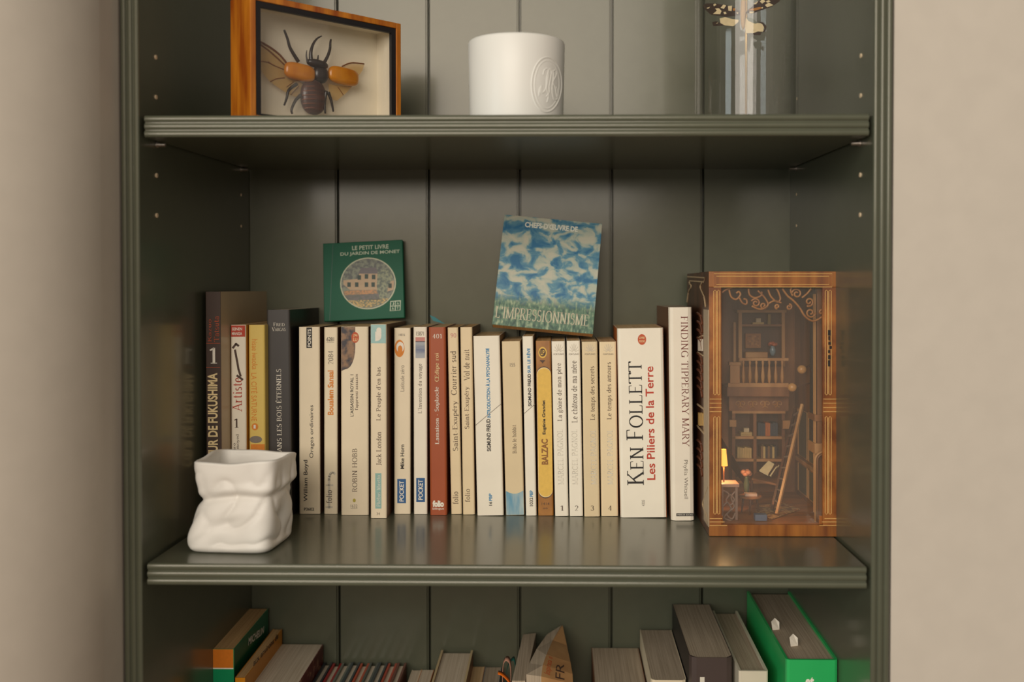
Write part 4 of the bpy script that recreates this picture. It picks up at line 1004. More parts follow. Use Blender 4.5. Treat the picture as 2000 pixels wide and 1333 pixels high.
for (c, par) in ((1400, fl_), (1617.5, fr_)):
    for (y0, y1) in ((567, 772), (814, 1005)):
        for dx in (-3.6, 3.6): inlay([(c + dx - 2.4, y0 + 2), (c + dx, y0), (c + dx + 2.4, y0 + 2), (c + dx + 2.4, y1 - 2), (c + dx, y1), (c + dx - 2.4, y1 - 2)], par, True)
    L, Rr = (1386, 1409) if par is fl_ else (1608, 1634)
    for y in (780, 788, 796.5, 804.5): inlay([(L, y), (Rr, y)], par)
    for i, y in enumerate((1013.5, 1020, 1027)): inlay([(L if par is fl_ else Rr - 24 - 5 * i, y), (L + 24 + 5 * i if par is fl_ else Rr, y)], par)
for y0, y1, x0, x1 in ((645, 656, 1616.5, 1622), (657, 665, 1618, 1621), (668, 674, 1618, 1622.5), (676, 682, 1619.5, 1624), (684, 690, 1617, 1621), (694, 702, 1617, 1622), (704, 716, 1616.5, 1621)):
    a = nx(x0, y1); b_ = nx(x1, y0)
    MB().box(a.x, b_.x, -.0006, 0, a.z, b_.z).build('carved_slot', BLKW, fr_)
# column bases in front of the stiles
for (x0, x1) in ((1385.5, 1413), (1602, 1635.5)):
    a = nx(x0, 1028); b_ = nx(x1, 1010)
    MB().box(a.x, b_.x, .003, .006, zf, b_.z).build('column_base', BURL, nook, bevel=.0003)
# scroll-work below the top rail
def spiral(cx, cy, r, a0, turns, n=22, sgn=1):
    return [(cx + r * (1 - .78 * i / n) * math.cos(R(a0) + sgn * 2 * PI * turns * i / n), cy + r * (1 - .78 * i / n) * math.sin(R(a0) + sgn * 2 * PI * turns * i / n)) for i in range(n + 1)]
SCR = mat('carved_gilt_wood', (172, 112, 48), col2=(132, 76, 30), rough=.35, scale=90)
def scroll(pts, r=.0009, y=.0062):
    P = [nx(p[0], p[1], y) for p in pts]
    return MB().tube(P, r, n=6).build('scroll_work', SCR, nook, smooth=True)
sp = smooth_path
scroll(sp([(1410, 572), (1418, 566), (1430, 562)])); scroll(sp([(1424, 566), (1428, 580), (1438, 585), (1446, 576), (1443, 570), (1438, 573)])); scroll(sp([(1443, 580), (1450, 592), (1458, 594), (1458, 586), (1452, 584)]))
scroll(sp([(1462, 564), (1464, 576), (1474, 582), (1486, 578), (1488, 570)])); scroll(spiral(1476, 592, 9, 200, 1.4)); scroll(sp([(1468, 598), (1482, 604), (1494, 602), (1500, 594), (1492, 580), (1480, 568)])); scroll(spiral(1491, 597, 7, 0, 1.3))
scroll(sp([(1500, 566), (1506, 580), (1518, 590), (1524, 584), (1520, 570), (1516, 564)])); scroll(spiral(1518, 599, 5, 90, 1.2)); scroll(sp([(1500, 594), (1512, 588), (1526, 592)]))
scroll(sp([(1528, 564), (1538, 578), (1550, 588), (1562, 602), (1572, 618), (1586, 627), (1598, 624), (1609, 616)]), .0010); scroll(spiral(1541, 600, 6, 270, 1.3)); scroll(spiral(1556, 574, 10, 180, 1.4)); scroll(spiral(1580, 590, 9, 120, 1.4, sgn=-1)); scroll(spiral(1583, 611, 10, 0, 1.3)); scroll(spiral(1604, 610, 6, 60, 1.2, sgn=-1)); scroll(sp([(1566, 582), (1576, 574), (1584, 564)])); scroll(sp([(1548, 578), (1544, 568), (1546, 562)]))
# clear front pane, its reflected haze painted in as a pale diffuse layer
MB().box(xs0 - .004, xs1 + .004, .0034, .0044, zf, zt + .004).build('front_pane', glass('acrylic_pane', ior=1.55, rough=.04, painted_haze=.035), nook)

# --- outside of the left wall: pale carved reliefs
REL = mat('pale_relief', (176, 150, 116), rough=.5, var=.1); RELD = mat('umber_relief', (110, 62, 40), rough=.45, var=.15)
def lw(px, py):
    p = hit(MN, px, py, -.0003, 0); return Vector((-.0003, p.y, p.z))
def relief(pts, r=.0008, m=REL): return MB().tube([lw(*p) for p in pts], r, n=6).build('relief_strip', m, nook)
relief([(1343, 541), (1377, 543), (1374, 551), (1347, 549), (1347, 556)]); relief(sp([(1346, 552), (1350, 560), (1345, 570), (1342, 590)])); relief(sp([(1371, 552), (1368, 562), (1375, 580), (1378, 600)]))
for (y0, n) in ((612, 4), (690, 5), (860, 4)):
    for i in range(n): relief(sp([(1362, y0 + 16 * i), (1369, y0 + 6 + 16 * i), (1372, y0 + 22 + 16 * i)]), .0013, RELD)
relief([(1364, 660), (1373, 656)]); relief([(1363, 688), (1373, 695)]); relief([(1362, 790), (1376, 800)], .001); relief([(1376, 800), (1376, 848), (1362, 832)], .001)
a = lw(1364, 672); 
for i in range(3):
    p = lw(1364.5 + 3 * i, 662); q = lw(1366.5 + 3 * i, 686)
    MB().box(-.0012, 0, min(p.y, q.y), max(p.y, q.y), q.z, p.z).build('relief_book', mat('relief_white', (206, 190, 170), rough=.6), nook)
for i in range(3):
    p = lw(1365 + 3 * i, 806); q = lw(1367.3 + 3 * i, 832)
    MB().box(-.0012, 0, min(p.y, q.y), max(p.y, q.y), q.z, p.z).build('relief_book', mat('relief_gold', (190, 150, 84), rough=.6), nook)
p = lw(1375, 700); q = lw(1384.5, 1020)
MB().box(-.0008, 0, min(p.y, q.y), max(p.y, q.y), .008, NH - .034).build('edge_moulding', mat('pale_edge_wood', (170, 148, 120), rough=.45), nook)
relief(sp([(1384, 950), (1378, 968), (1373, 986), (1380, 1005), (1384, 1020)]), .001)

# --- inside: lower bookcase against the back wall
def nbox(x0, x1, y0, y1, d0, d1, name, m, par=nook, ref=None, bevel=0.0):
    """box whose face at depth d0 covers the pixel rectangle"""
    a = nx(x0, y1, d0); c = nx(x1, y0, d0)
    return MB().box(a.x, c.x, d0, d1, a.z, c.z).build(name, m, par, bevel=bevel)
yB = ND - tk
bcd = yB - .022
lib = nbox(1430, 1534, 803, 808, bcd - .003, yB, 'library_cornice', LTW)
for x in (1430, 1471.5, 1527): nbox(x, x + 6, 808, 940, bcd, yB, 'library_upright', MDW)
for y in (853, 897, 940): nbox(1430, 1533, y, y + 5, bcd, yB, 'library_shelf', LTW)
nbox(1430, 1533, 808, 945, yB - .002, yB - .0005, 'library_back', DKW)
def minibooks(x0, x1, y0, y1, cols, d=bcd + .004):
    n = len(cols); w = (x1 - x0) / n
    for i, c in enumerate(cols):
        o = nbox(x0 + w * i + .15, x0 + w * (i + 1) - .15, y0 + (i * 7 % 3) * .8, y1, d, d + .012, 'tiny_book', mat('tiny_%d_%d_%d' % c, c, rough=.6))
BL_, OR_, CRM, TN = (52, 56, 66), (172, 92, 34), (196, 164, 104), (124, 88, 50)
minibooks(1480, 1519, 826, 852.5, [BL_, BL_, BL_, OR_, OR_, BL_, BL_, BL_]); minibooks(1440, 1468, 874, 896.5, [CRM] * 6); minibooks(1486, 1517, 872, 896.5, [TN, CRM, (60, 44, 32), TN, (70, 52, 40), CRM, (58, 44, 34)])
nbox(1447, 1469, 845, 848.5, bcd + .003, bcd + .014, 'tiny_flat_book', mat('tiny_c', CRM)); nbox(1447, 1469, 849, 852.5, bcd + .003, bcd + .014, 'tiny_flat_book', mat('tiny_c', CRM)); nbox(1453, 1463, 837, 844.5, bcd + .005, bcd + .012, 'tiny_ornament', mat('tiny_w', (206, 186, 150)))
nbox(1448, 1476, 793, 803, bcd, bcd + .012, 'tiny_flat_book', mat('tiny_gold', (180, 124, 44))); nbox(1488, 1513, 796, 803, bcd, bcd + .012, 'tiny_flat_book', mat('tiny_c', CRM))
# carved frieze and balcony
fz = yB - .026
nbox(1424, 1540, 775, 803, fz, fz + .003, 'frieze_board', MDW)
for cx in (1446, 1470, 1494, 1518):
    for s in (-1, 1):
        P = [nx(q[0], q[1], fz - .0005) for q in spiral(cx + 5 * s, 789, 7, 90 if s > 0 else 90, 1.2, n=14, sgn=s)]
        MB().tube(P, .0005, n=5).build('frieze_scroll', LTW, nook)
bd = yB - .040
nbox(1420, 1542, 757, 775, bd, yB, 'balcony_floor', MDW, bevel=.0004)
nbox(1422, 1540, 749, 756.5, bd + .001, bd + .004, 'balcony_bottom_rail', LTW); nbox(1444, 1540, 700, 705, bd + .001, bd + .004, 'balcony_hand_rail', LTW)
for i in range(7):
    cx = 1452 + 12.6 * i; a = nx(cx, 749, bd + .0025); b_ = nx(cx, 705, bd + .0025); hgt = b_.z - a.z
    pr = [(.0007, 0), (.0014, hgt * .08), (.0020, hgt * .3), (.0013, hgt * .6), (.0008, hgt * .8), (.0014, hgt * .93), (.0010, hgt)]
    MB().lathe(pr, (a.x, bd + .0025, a.z), n=10).build('baluster', LTW, nook, smooth=True)
nbox(1426, 1445, 713, 749, bd, bd + .006, 'newel_post', LTW, bevel=.0003); nbox(1424, 1447, 708, 714, bd - .001, bd + .007, 'newel_cap', LTW, bevel=.0003)
# upper room: pilasters, shelves, picture, vase
up = yB - .018
for (x0, x1) in ((1432.5, 1437), (1442.5, 1449), (1527, 1533)): nbox(x0, x1, 610 if x0 > 1433 else 630, 716, up, up + .004, 'pilaster', LTW)
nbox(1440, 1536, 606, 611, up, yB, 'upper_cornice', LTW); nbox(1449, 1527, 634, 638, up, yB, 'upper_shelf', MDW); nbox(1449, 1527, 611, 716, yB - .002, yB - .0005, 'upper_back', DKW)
nbox(1456, 1486, 652, 680, up + .008, up + .011, 'tiny_picture_frame', mat('tiny_frame', (150, 96, 50))); nbox(1460, 1482, 656, 676, up + .0075, up + .008, 'tiny_picture', mat('tiny_picture', (176, 120, 66), col2=(120, 74, 40), scale=400))
nbox(1470, 1492, 630, 634, up + .002, up + .01, 'tiny_flat_book', mat('tiny_c', CRM)); nbox(1477, 1486, 622, 630, up + .003, up + .009, 'tiny_ornament', mat('tiny_w', (206, 186, 150))); nbox(1500, 1505, 614, 634, up + .003, up + .009, 'tiny_bottle', mat('tiny_olive', (150, 120, 60)))
def vase(cx, ytop, ybot, d, r, m, mflower, n=5, fr=.0022):
    a = nx(cx, ybot, d); b_ = nx(cx, ytop, d); h_ = b_.z - a.z
    MB().lathe([(r * .5, 0), (r * .9, h_ * .3), (r, h_ * .6), (r * .6, h_ * .9), (r * .75, h_)], (a.x, d, a.z), n=12, cap=True).build('tiny_vase', m, nook, smooth=True)
    for i in range(n):
        an = 2 * PI * i / n
        c = Vector((a.x + r * .9 * math.cos(an), d + r * .9 * math.sin(an), b_.z + fr * (.7 + .5 * (i % 2))))
        MB().ball(c, (fr, 0, 0), (0, fr, 0), (0, 0, fr * .8), 8, 6).build('tiny_flower', mflower, nook, smooth=True)
vase(1509, 676, 695, up + .004, .0032, mat('tiny_blue_glass', (120, 140, 150), rough=.2), mat('tiny_coral', (190, 96, 60)))
nbox(1456, 1500, 688, 700, up + .002, up + .012, 'tiny_settee', LTW, bevel=.001)
nbox(1425, 1438, 821, 834, bcd - .006, bcd - .002, 'wall_lamp', LTW); nbox(1529, 1543, 822, 838, bcd - .006, bcd - .002, 'wall_lamp', LTW)
# right wall: pilaster, dark drape, panelled wainscot, arched doorway near the front
wr = NW - tk
def rwall(px, py, x=None):
    p = hit(MN, px, py, x if x is not None else wr - .0005, 0); return p
def rbox(y0, y1, z0, z1, t_, name, m): return MB().box(wr - t_, wr, y0, y1, z0, z1).build(name, m, nook, bevel=.0002)
rbox(.018, .026, zf, NH - .01, .010, 'near_pilaster', MDW)
for k in range(3): MB().tube([(wr - .0115, .0195 + .0025 * k, zf + .006), (wr - .0115, .0195 + .0025 * k, NH - .02)], .0007, n=6).build('pilaster_reed', LTW, nook)
rbox(.030, .038, NH * .34, NH - .006, .012, 'drape', mat('dark_drape', (54, 34, 26), rough=.8, col2=(34, 22, 18), scale=90, stretch=(1, 3, .2)))
rbox(.016, .040, NH * .30, NH * .34, .013, 'wall_cornice', LTW)
rbox(.016, .040, NH * .425, NH * .45, .013, 'wall_cornice', MDW)
for (y0, y1) in ((.046, .082), (.088, .124)):
    for (z0, z1) in ((zf + .006, zf + .034), (zf + .042, zf + .088)):
        rbox(y0, y1, z0, z1, .0015, 'wall_panel', mat('grey_olive_panel', (96, 86, 62), rough=.45))
        P = [(wr - .0018, y0, z0), (wr - .0018, y1, z0), (wr - .0018, y1, z1), (wr - .0018, y0, z1)]
        MB().tube(P, .0007, n=4, closed=True).build('panel_moulding', LTW, nook)
rbox(.042, .128, zf + .036, zf + .040, .004, 'dado_rail', LTW)
for k, rr in enumerate((.0075, .0055)):
    P = [(wr - .0125 - .0003 * k, .009 + 0 * k, 0)]
    ang = [PI * j / 10 for j in range(11)]
    xc, yc_ = wr - .006, .012
    z1 = zf + .055
    pts = [(xc - rr, .012, zf)] + [(xc - rr * math.cos(a), .012, z1 + rr * math.sin(a)) for a in ang] + [(xc + rr * .7, .012, zf)]
    MB().tube(pts, .0011 - .0003 * k, n=6).build('arch_moulding', MDW if k else LTW, nook, smooth=True)
AMB = mat('amber_lamp_glass', (200, 146, 84), rough=.3, emit=.06)
for (x, y) in ((1566, 722), (1547, 757)):
    c = nx(x, y, .085); MB().ball(c, (.0045, 0, 0), (0, .004, 0), (0, 0, .0042), 12, 8).build('amber_lamp', AMB, nook, smooth=True)
    MB().tube([(c.x, c.y, c.z), (wr, c.y, c.z + .004)], .0006, n=6).build('lamp_bracket', DKW, nook)
# left wall: staircase string and glowing table lamp on a fretwork table
MB().prism([nx(1409, 855, .05), nx(1440, 905, .09), nx(1462, 945, .11), nx(1452, 945, .11), nx(1409, 890, .05)], (0, .003, 0)).build('stair_string', DKW, nook)
lampd = .026
c = nx(1413.5, 910, lampd); c2 = nx(1413.5, 878, lampd); lh = c2.z - c.z
SHADE = mat('glowing_lamp_shade', (255, 170, 70), rough=.6, emit=1.6)
MB().lathe([(.0036, 0), (.0022, lh)], (c.x, lampd, c.z), n=20).build('lamp_shade', SHADE, nook, smooth=True)
tb = nx(1413, 946, lampd)
MB().lathe([(.0018, 0), (.0007, .002), (.0006, c.z - tb.z + .004)], (c.x, lampd, tb.z), n=12, cap=True).build('lamp_stem', MDW, nook)
pl = bpy.data.lights.new('lamp_bulb', 'POINT'); pl.energy = .08; pl.color = (1, .62, .28); pl.shadow_soft_size = .002
po = bpy.data.objects.new('lamp_bulb', pl); COL.objects.link(po); po.parent = nook; po.location = (c.x, lampd, c.z - .001)
GW = mat('greyish_wood', (128, 100, 84), rough=.45, var=.1)
nbox(1406, 1444, 946, 952, .017, .036, 'table_top', mat('rosy_marble', (168, 132, 112), rough=.3), bevel=.0003)
for (x, d0) in ((1436, .018), (1408, .018), (1436, .032)):
    a = nx(x, 952, d0); MB().box(a.x, a.x + .0022, d0, d0 + .0022, zf, a.z).build('table_leg', GW, nook)
for P in ([(1412, 958), (1424, 966), (1418, 978), (1428, 986), (1434, 976), (1426, 966)], [(1412, 990), (1420, 982), (1428, 994), (1420, 1006), (1430, 1014), (1436, 1002)], [(1436, 960), (1428, 972), (1434, 990), (1424, 1000), (1414, 1012), (1430, 1018)]):
    MB().tube([nx(q[0], q[1], .019) for q in sp(P, 4)], .0009, n=6).build('fretwork', GW, nook, smooth=True)
# round tea table with a book, vase of roses
td = .045
a = nx(1465, 972, td)
MB().lathe([(0, 0), (.0105, 0), (.0112, .0008), (.0105, .0016), (0, .0016)], (a.x, td, a.z), n=24).build('tea_table_top', MDW, nook)
for an in (20, 140, 260):
    x, y = a.x + .007 * math.cos(R(an)), td + .007 * math.sin(R(an))
    MB().tube([(x, y, a.z), (x + .001 * math.cos(R(an)), y, (a.z + zf) / 2), (x + .002 * math.cos(R(an)), y + .001, zf)], [.0012, .0009, .0007], n=6).build('tea_table_leg', DKW, nook)
MB().box(a.x - .005, a.x + .006, td - .003, td + .004, a.z + .0016, a.z + .0038).build('tiny_flat_book', mat('tiny_rose_book', (188, 160, 140)), nook)
vase(1458, 930, 968, .060, .0028, mat('tiny_green_glass', (90, 96, 70), rough=.2), mat('tiny_rose', (196, 128, 92)), n=6, fr=.0030)
# desk with open book
dd = .085
pA, pB_, pC, pD = nx(1468, 934, dd), nx(1520, 946, dd - .012), nx(1524, 930, dd + .012), nx(1478, 922, dd + .02)
MB().prism([pA, pB_, pC, pD], (0, 0, -.002)).build('desk_top', MDW, nook)
for p in (pA, pB_, pC): MB().tube([(p.x, p.y, p.z - .002), (p.x, p.y, zf)], .0013, n=6).build('desk_leg', DKW, nook)
PGm = mat('open_page', (220, 198, 150), rough=.7)
MB().prism([nx(1483, 921, dd - .004), nx(1500, 930, dd - .006), nx(1512, 908, dd + .004), nx(1501, 902, dd + .006)], (0, .0004, .0008)).build('open_book_page', PGm, nook)
for k in range(3): MB().prism([nx(1500 + 3 * k, 929 + k, dd - .006), nx(1503 + 3 * k, 931 + k, dd - .006), nx(1521 + k, 908 + 2 * k, dd + .003), nx(1518 + k, 904 + 2 * k, dd + .003)], (0, .001, .0006)).build('leaning_book', [DKW, PGm, DKW][k], nook)
# ladder
for (p, q, m) in (((1567, 790, .062), (1517, 1004, .034), LTW), ((1553, 800, .082), (1508, 996, .052), DKW)):
    A, B_ = nx(*p), nx(*q); B_.z = max(B_.z, zf)
    MB().tube([A, B_], .0017, n=4).build('ladder_rail', m, nook)
for i in range(9):
    t = (i + .6) / 9.5
    A = nx(1567, 790, .062).lerp(nx(1517, 1004, .034), t); B_ = nx(1553, 800, .082).lerp(nx(1508, 996, .052), t)
    MB().tube([A, B_], .0011, n=5).build('ladder_rung', mat('grey_rung', (126, 104, 88), rough=.5), nook)
# rug and blue book on the floor
def fp(px, py): 
    p = hit(MN, px, py, zf, 2); return p
RUG = mat('cream_patterned_rug', (188, 150, 96), col2=(140, 92, 54), rough=.9, scale=260, lo=.45, hi=.55)
MB().prism([fp(1474, 1003), fp(1508, 1015), fp(1562, 996), fp(1530, 984), fp(1480, 988)], (0, 0, .0006)).build('rug', RUG, nook)
a = fp(1475, 1018); b_ = fp(1499, 1019)
MB().box(a.x, b_.x, a.y, a.y + .008, zf, zf + .0055).build('blue_book', mat('slate_blue_cover', (92, 100, 118), rough=.5), nook, bevel=.0003)

# ------------------------------------------------------------------ books on the lower shelf, seen from above
G2 = 'books on the lower shelf'
YR = D - .006
def low_book(x0, x1, yr, depth, cov, pg, label, rear=YR, hard=False, side=None, lean=0.0, z=None, roundness=.0016):
    """rear top edge given in the picture; stands upright on the lower shelf"""
    a = at(x0, yr, rear); c = at(x1, yr, rear)
    w = c.x - a.x; h = a.z - zL - .0002
    M = Matrix.Translation(((a.x + c.x) / 2, rear - depth, zL + .0001))
    if lean:
        s = 1 if lean > 0 else -1; px = s * w / 2
        M = M @ Matrix.Translation((px, 0, 0)) @ Matrix.Rotation(R(lean), 4, 'Y') @ Matrix.Translation((-px, 0, 0))
    return Book(M, w, h, depth, cov, pg, label, hard=hard, side=side, group=G2, roundness=roundness)
# travel guide
GRN = cover_mat('guide_green', (20, 150, 96), .3)
b = low_book(478, 524, 1188.5, .112, GRN, PG_AGED, 'green travel guide with orange spine top at the left of the lower shelf', side=cover_mat('guide_dark_green', (4, 98, 64), .3), roundness=.0008)
b.patch(408, 450, 1262, 1305, ink('guide_orange', (220, 122, 14)), full=True, name='orange_band'); b.patch(408, 450, 1305, 1307.5, 'white', full=True, name='white_band', off=-.0002)
def right_text(b, s, px0, py0, px1, py1, hpx, m, shear=.2):
    """lettering on the right-hand board running into the shelf, between two picture points"""
    x = b.w / 2 + .0003
    p = hit(b.M, px0, py0, x, 0); q = hit(b.M, px1, py1, x, 0)
    hh = hpx
    vs, fs = sans_mesh(s, .02, shear)
    ax = min(v[0] for v in vs); bx = max(v[0] for v in vs); ay = min(v[1] for v in vs); by = max(v[1] for v in vs)
    pts = []
    for (u, v) in vs:
        t = (u - ax) / (bx - ax); k = (v - ay) / (by - ay)
        pts.append((x, p.y + (q.y - p.y) * t, p.z + (q.z - p.z) * t + k * hh))
    me = bpy.data.meshes.new('cover_lettering'); me.from_pydata(pts, [], fs); me.materials.append(m)
    o = bpy.data.objects.new('cover_lettering', me); COL.objects.link(o); o.parent = b.root
right_text(b, 'MICHELIN', 485, 1262, 516, 1237, .0075, INK['white'])
# yellow thin book
b = low_book(533.5, 551, 1229, .125, cover_mat('amber', (206, 132, 20), .35), PG_AGED, 'thin amber yellow book between the green guide and the thick pale one', roundness=.0008)
right_text(b, 'aux environs de', 495, 1303, 544, 1247, .0065, INK['brown'], 0)
# thick pale book with dark red floral cover
RF = mat('dark_red_floral_cover', (104, 30, 30), col2=(176, 128, 96), rough=.4, scale=110, lo=.52, hi=.6)
b = low_book(548, 631, 1258, .135, RF, PG_WHITE, 'thick pale paged book with dark red floral cover on the lower shelf', roundness=.001)
# row of thin hardbacks
cols = [((52, 56, 62), 'dark slate'), ((168, 30, 30), 'bright red'), ((110, 118, 106), 'sage grey'), ((44, 64, 70), 'dark teal'), ((190, 76, 34), 'orange red'), ((84, 92, 84), 'grey green'), ((46, 62, 66), 'petrol'), ((182, 66, 34), 'vermilion'), ((112, 60, 40), 'reddish brown')]
place = ['first beside the floral book', 'second of the thin row', 'third of the thin row', 'fourth of the thin row', 'middle of the thin row', 'sixth of the thin row', 'seventh of the thin row', 'eighth of the thin row', 'last of the thin row']
for i, (c, nm) in enumerate(cols):
    x0 = 633 + 18.0 * i
    b = low_book(x0, x0 + 17.2, 1294 + (i * 5 % 3), .14, cover_mat('hard_' + nm.replace(' ', '_'), c, .4), PG_WHITE, 'thin hardback with %s covers, %s' % (nm, place[i]), hard=True)
# pale pair
b = low_book(805, 823, 1309, .12, IV, PG_WHITE, 'low pale paperback left of the thick cream hardback, nearer the thin hardbacks')
b = low_book(823.5, 848, 1308, .12, cover_mat('dull_orange', (190, 120, 62)), PG_WHITE, 'low pale paperback with dull orange cover against the thick cream hardback')
# thick cream hardback
b = low_book(862, 924, 1270, .125, cover_mat('cream_hard', (206, 184, 140)), PG_WHITE, 'thick cream hardback with rounded cover in the middle of the lower shelf', hard=True, side=cover_mat('brown_board', (130, 86, 56)))
b = low_book(925.5, 949, 1302, .11, cover_mat('peach', (196, 150, 112)), PG_CREAM, 'thin peach paperback right of the thick cream hardback', lean=-.4)
b = low_book(950, 981, 1303, .11, cover_mat('blue_grey_cover', (150, 150, 150)), PG_GREY, 'low grey paperback beside the curled bookmarks', lean=-.4)
# curled bookmarks
def ribbon(pts, w, m, label, name='bookmark'):
    vs, fs = [], []
    P = sp(pts, 6)
    for (px, py, y) in P:
        p = at(px, py, y); q = p + Vector((0, w, 0)); vs += [p, q, q + Vector((.0005, 0, .0005)), p + Vector((.0005, 0, .0005))]
    for i in range(len(P) - 1):
        for k in range(4): fs.append((4 * i + k, 4 * i + (k + 1) % 4, 4 * i + 4 + (k + 1) % 4, 4 * i + 4 + k))
    fs += [(0, 1, 2, 3), (4 * len(P) - 4, 4 * len(P) - 3, 4 * len(P) - 2, 4 * len(P) - 1)]
    o = MB().add(vs, fs).build(name, m, None, smooth=True); return tag(o, label, 'bookmark', 'curled bookmarks on the lower shelf')
ribbon([(981, 1345, .20), (981, 1316, .20), (983, 1298, .20), (989, 1292, .20), (995, 1299, .20), (997, 1320, .20), (996, 1345, .20)], .012, mat('pink_ribbon', (186, 134, 112), rough=.6), 'pinkish curled bookmark left of the splayed book')
ribbon([(985, 1350, .215), (990, 1310, .215), (996, 1296, .215), (1003, 1292, .215), (1006, 1310, .215), (1004, 1350, .215)], .010, mat('teal_ribbon', (22, 96, 86), rough=.6), 'dark teal curled bookmark behind the pinkish one')
ribbon([(972, 1318, .16), (978, 1320, .16), (986, 1326, .16), (994, 1336, .16), (998, 1350, .16)], .008, mat('orange_ribbon', (224, 108, 14), rough=.5), 'bright orange bookmark end in front of the pinkish one')
# splayed paperback: left half of leaves, right half curling up with its tan cover to the room
yF_, yR_ = .150, D - .012
spl = empty('book', Matrix.Translation((at(1040, 1300, .2).x, .2, zL + .0001)), 'splayed open paperback with tan handwritten cover in the middle of the lower shelf', 'book', G2)
oo = Vector((at(1040, 1300, .2).x, .2, zL + .0001))
Lf = [at(1000, 1330, yF_) - oo, at(1024, 1330, yF_) - oo]; Lr = [at(1021.5, 1240, yR_) - oo, at(1047, 1237, yR_) - oo]
tz = Lr[0].z
v = [Vector((Lf[0].x, Lf[0].y, tz)), Vector((Lf[1].x, Lf[1].y, tz)), Lr[1], Lr[0]]
x0f = at(1000, 1330, yF_).x - oo.x; x1f = at(1026, 1330, yF_).x - oo.x
v[0].x = x0f; v[1].x = x1f
low = [Vector((p.x, p.y, 0)) for p in v]
MB().add(v + low, [(0, 1, 2, 3), (7, 6, 5, 4), (0, 4, 5, 1), (1, 5, 6, 2), (2, 6, 7, 3), (3, 7, 4, 0)]).build('left_leaves', PG_GREY, spl)
# right half: strips of leaves curling from the gutter to the raised corner
gut = [at(1028, 1318, yF_) - oo, at(1034, 1296, yF_ + .03) - oo, at(1048, 1268, yF_ + .06) - oo, at(1068, 1240, yR_ - .02) - oo, at(1096, 1222, yR_) - oo]
cov = [at(1057, 1322, yF_) - oo, at(1060, 1300, yF_ + .015) - oo, at(1067, 1280, yF_ + .035) - oo, at(1079, 1252, yR_ - .035) - oo, at(1097, 1223, yR_ + .001) - oo]
far = [at(1118, 1336, yF_ + .02) - oo, at(1117, 1318, yF_ + .03) - oo, at(1113, 1295, yF_ + .05) - oo, at(1106, 1262, yR_ - .03) - oo, at(1098, 1224, yR_ + .001) - oo]
vs = gut + cov + [Vector((p.x, p.y, 0)) for p in gut] + [Vector((p.x, p.y, 0)) for p in cov]
fs = []
for i in range(4): fs += [(i, i + 1, 6 + i, 5 + i), (10 + i, 11 + i, i + 1, i), (5 + i, 6 + i, 16 + i, 15 + i)]
fs += [(0, 5, 15, 10)]
MB().add(vs, fs).build('right_leaves', PG_GREY, spl)
TANC = mat('tan_cover', (206, 160, 108), col2=(186, 138, 90), rough=.5, scale=30)
f2 = [p + Vector((0, 0, 0)) for p in far]
vs = cov + f2 + [Vector((cov[0].x, cov[0].y, 0)), Vector((f2[0].x + .01, f2[0].y, 0))]
vs += [p + Vector((.0006, .0012, 0)) for p in vs]
fs = [(i, i + 1, 6 + i, 5 + i) for i in range(4)] + [(10, 0, 5, 11)]; fs += [tuple(j + 12 for j in f) for f in fs]
MB().add(vs, fs).build('cover', TANC, spl)
def quad_pt(u, v_):
    """u along cov->far, v_ from foot (0) to apex (1)"""
    t = v_ * 3.999; i = int(t); k = t - i
    a = cov[i].lerp(cov[i + 1], k); c = f2[i].lerp(f2[i + 1], k); return a.lerp(c, u) + Vector((-.0002, -.0008, .0002))
for (s, u0, u1, v0, v1, m, sh) in (('Inspirata dolce', .08, .34, .08, .66, INK['deep'], .3), ('FR', .45, .75, .05, .42, INK['brown'], 0)):
    vs_, fs_ = sans_mesh(s, 0, sh); ax = min(q[0] for q in vs_); bx = max(q[0] for q in vs_); ay = min(q[1] for q in vs_); by = max(q[1] for q in vs_)
    pts = [tuple(quad_pt(u1 - (u1 - u0) * (q[1] - ay) / (by - ay), v0 + (v1 - v0) * (q[0] - ax) / (bx - ax))) for q in vs_]
    me = bpy.data.meshes.new('cover_lettering'); me.from_pydata(pts, [], fs_); me.materials.append(m)
    o = bpy.data.objects.new('cover_lettering', me); COL.objects.link(o); o.parent = spl
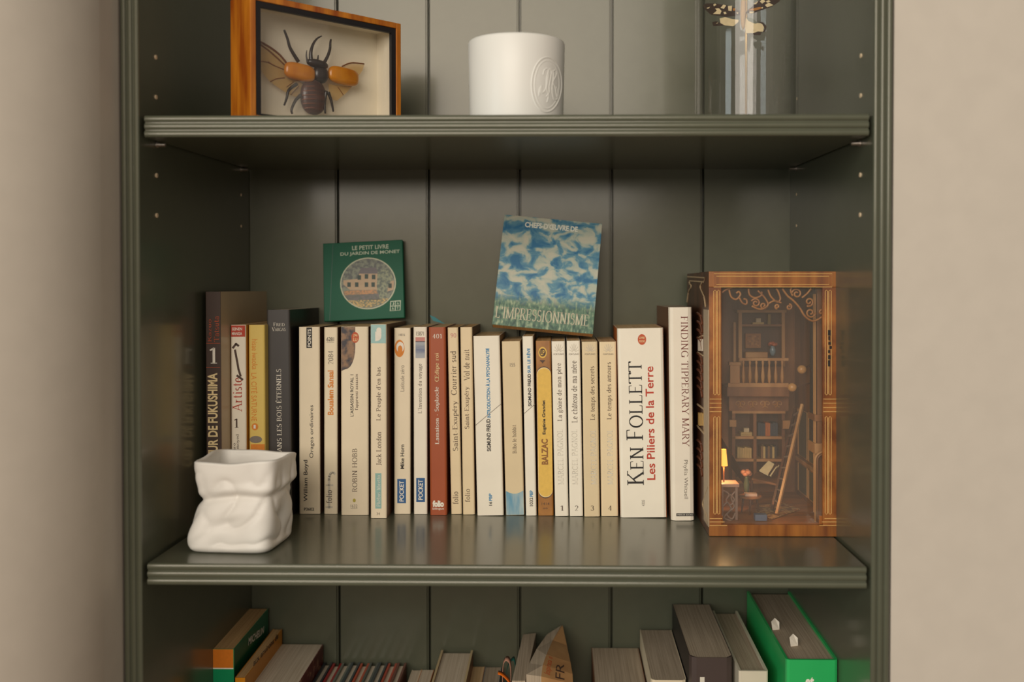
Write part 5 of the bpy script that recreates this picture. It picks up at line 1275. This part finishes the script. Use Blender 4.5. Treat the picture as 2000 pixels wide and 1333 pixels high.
# right-hand group
b = low_book(1155, 1247, 1265, .125, cover_mat('chestnut_cover', (120, 76, 50)), PG_GREY, 'wide grey paged paperback with thin chestnut cover left of the stepped group', lean=0)
b = low_book(1250, 1311, 1230, .128, cover_mat('ivory_low', (222, 206, 176)), PG_GREY, 'thick beige paged paperback leaning beside the dark brown one', roundness=.004)
b = low_book(1313, 1386, 1180, .143, cover_mat('umber', (74, 62, 58), .4), PG_GREY, 'thick dark brown book with small white mark on its spine, lower shelf', side=cover_mat('black_board', (34, 30, 30), .4), roundness=.006)
b.patch(1367, 1376, 1323, 1345, 'palegrey', name='spine_mark')
b = low_book(1391, 1440, 1193, .156, cover_mat('pale_jacket', (214, 204, 182)), PG_GREY, 'pale jacketed hardback between the dark brown book and the bright green one', hard=True)
BG = cover_mat('bright_green', (44, 178, 96), .3)
b = low_book(1459, 1543, 1155, .182, BG, PG_GREY, 'large bright green hardback with two white page tabs at the right', hard=True, roundness=.003)
b.text('et', 1573, 1590, 1323, 1342, 'white', way='flat', weight=.04)
for (px, py) in ((1517, 1232), (1553, 1264)):
    q = hit(b.M, px, py, b.h - .0027, 2)
    MB().add([(q.x - .004, q.y, q.z), (q.x + .003, q.y + .002, q.z), (q.x + .003, q.y + .003, q.z + .007), (q.x - .001, q.y + .004, q.z + .0105), (q.x - .005, q.y + .001, q.z + .008),
              (q.x - .004, q.y + .0005, q.z), (q.x + .003, q.y + .0025, q.z), (q.x + .003, q.y + .0035, q.z + .007), (q.x - .001, q.y + .0045, q.z + .0105), (q.x - .005, q.y + .0015, q.z + .008)],
             [(0, 1, 2, 3, 4), (9, 8, 7, 6, 5), (0, 5, 6, 1), (1, 6, 7, 2), (2, 7, 8, 3), (3, 8, 9, 4), (4, 9, 5, 0)]).build('page_tab', mat('white_tab', (226, 216, 200), rough=.6), b.root)
# teal page marker standing up between two paperbacks of the middle row
o = MB().prism([at(839, 616, D - .05), at(848, 619, D - .05), at(869, 633, D - .05), at(846, 627, D - .05)], (0, .0008, 0)).build('page_marker', mat('teal_marker', (28, 116, 122), rough=.5))
tag(o, 'small teal page marker sticking up over the rust red paperback', 'bookmark')
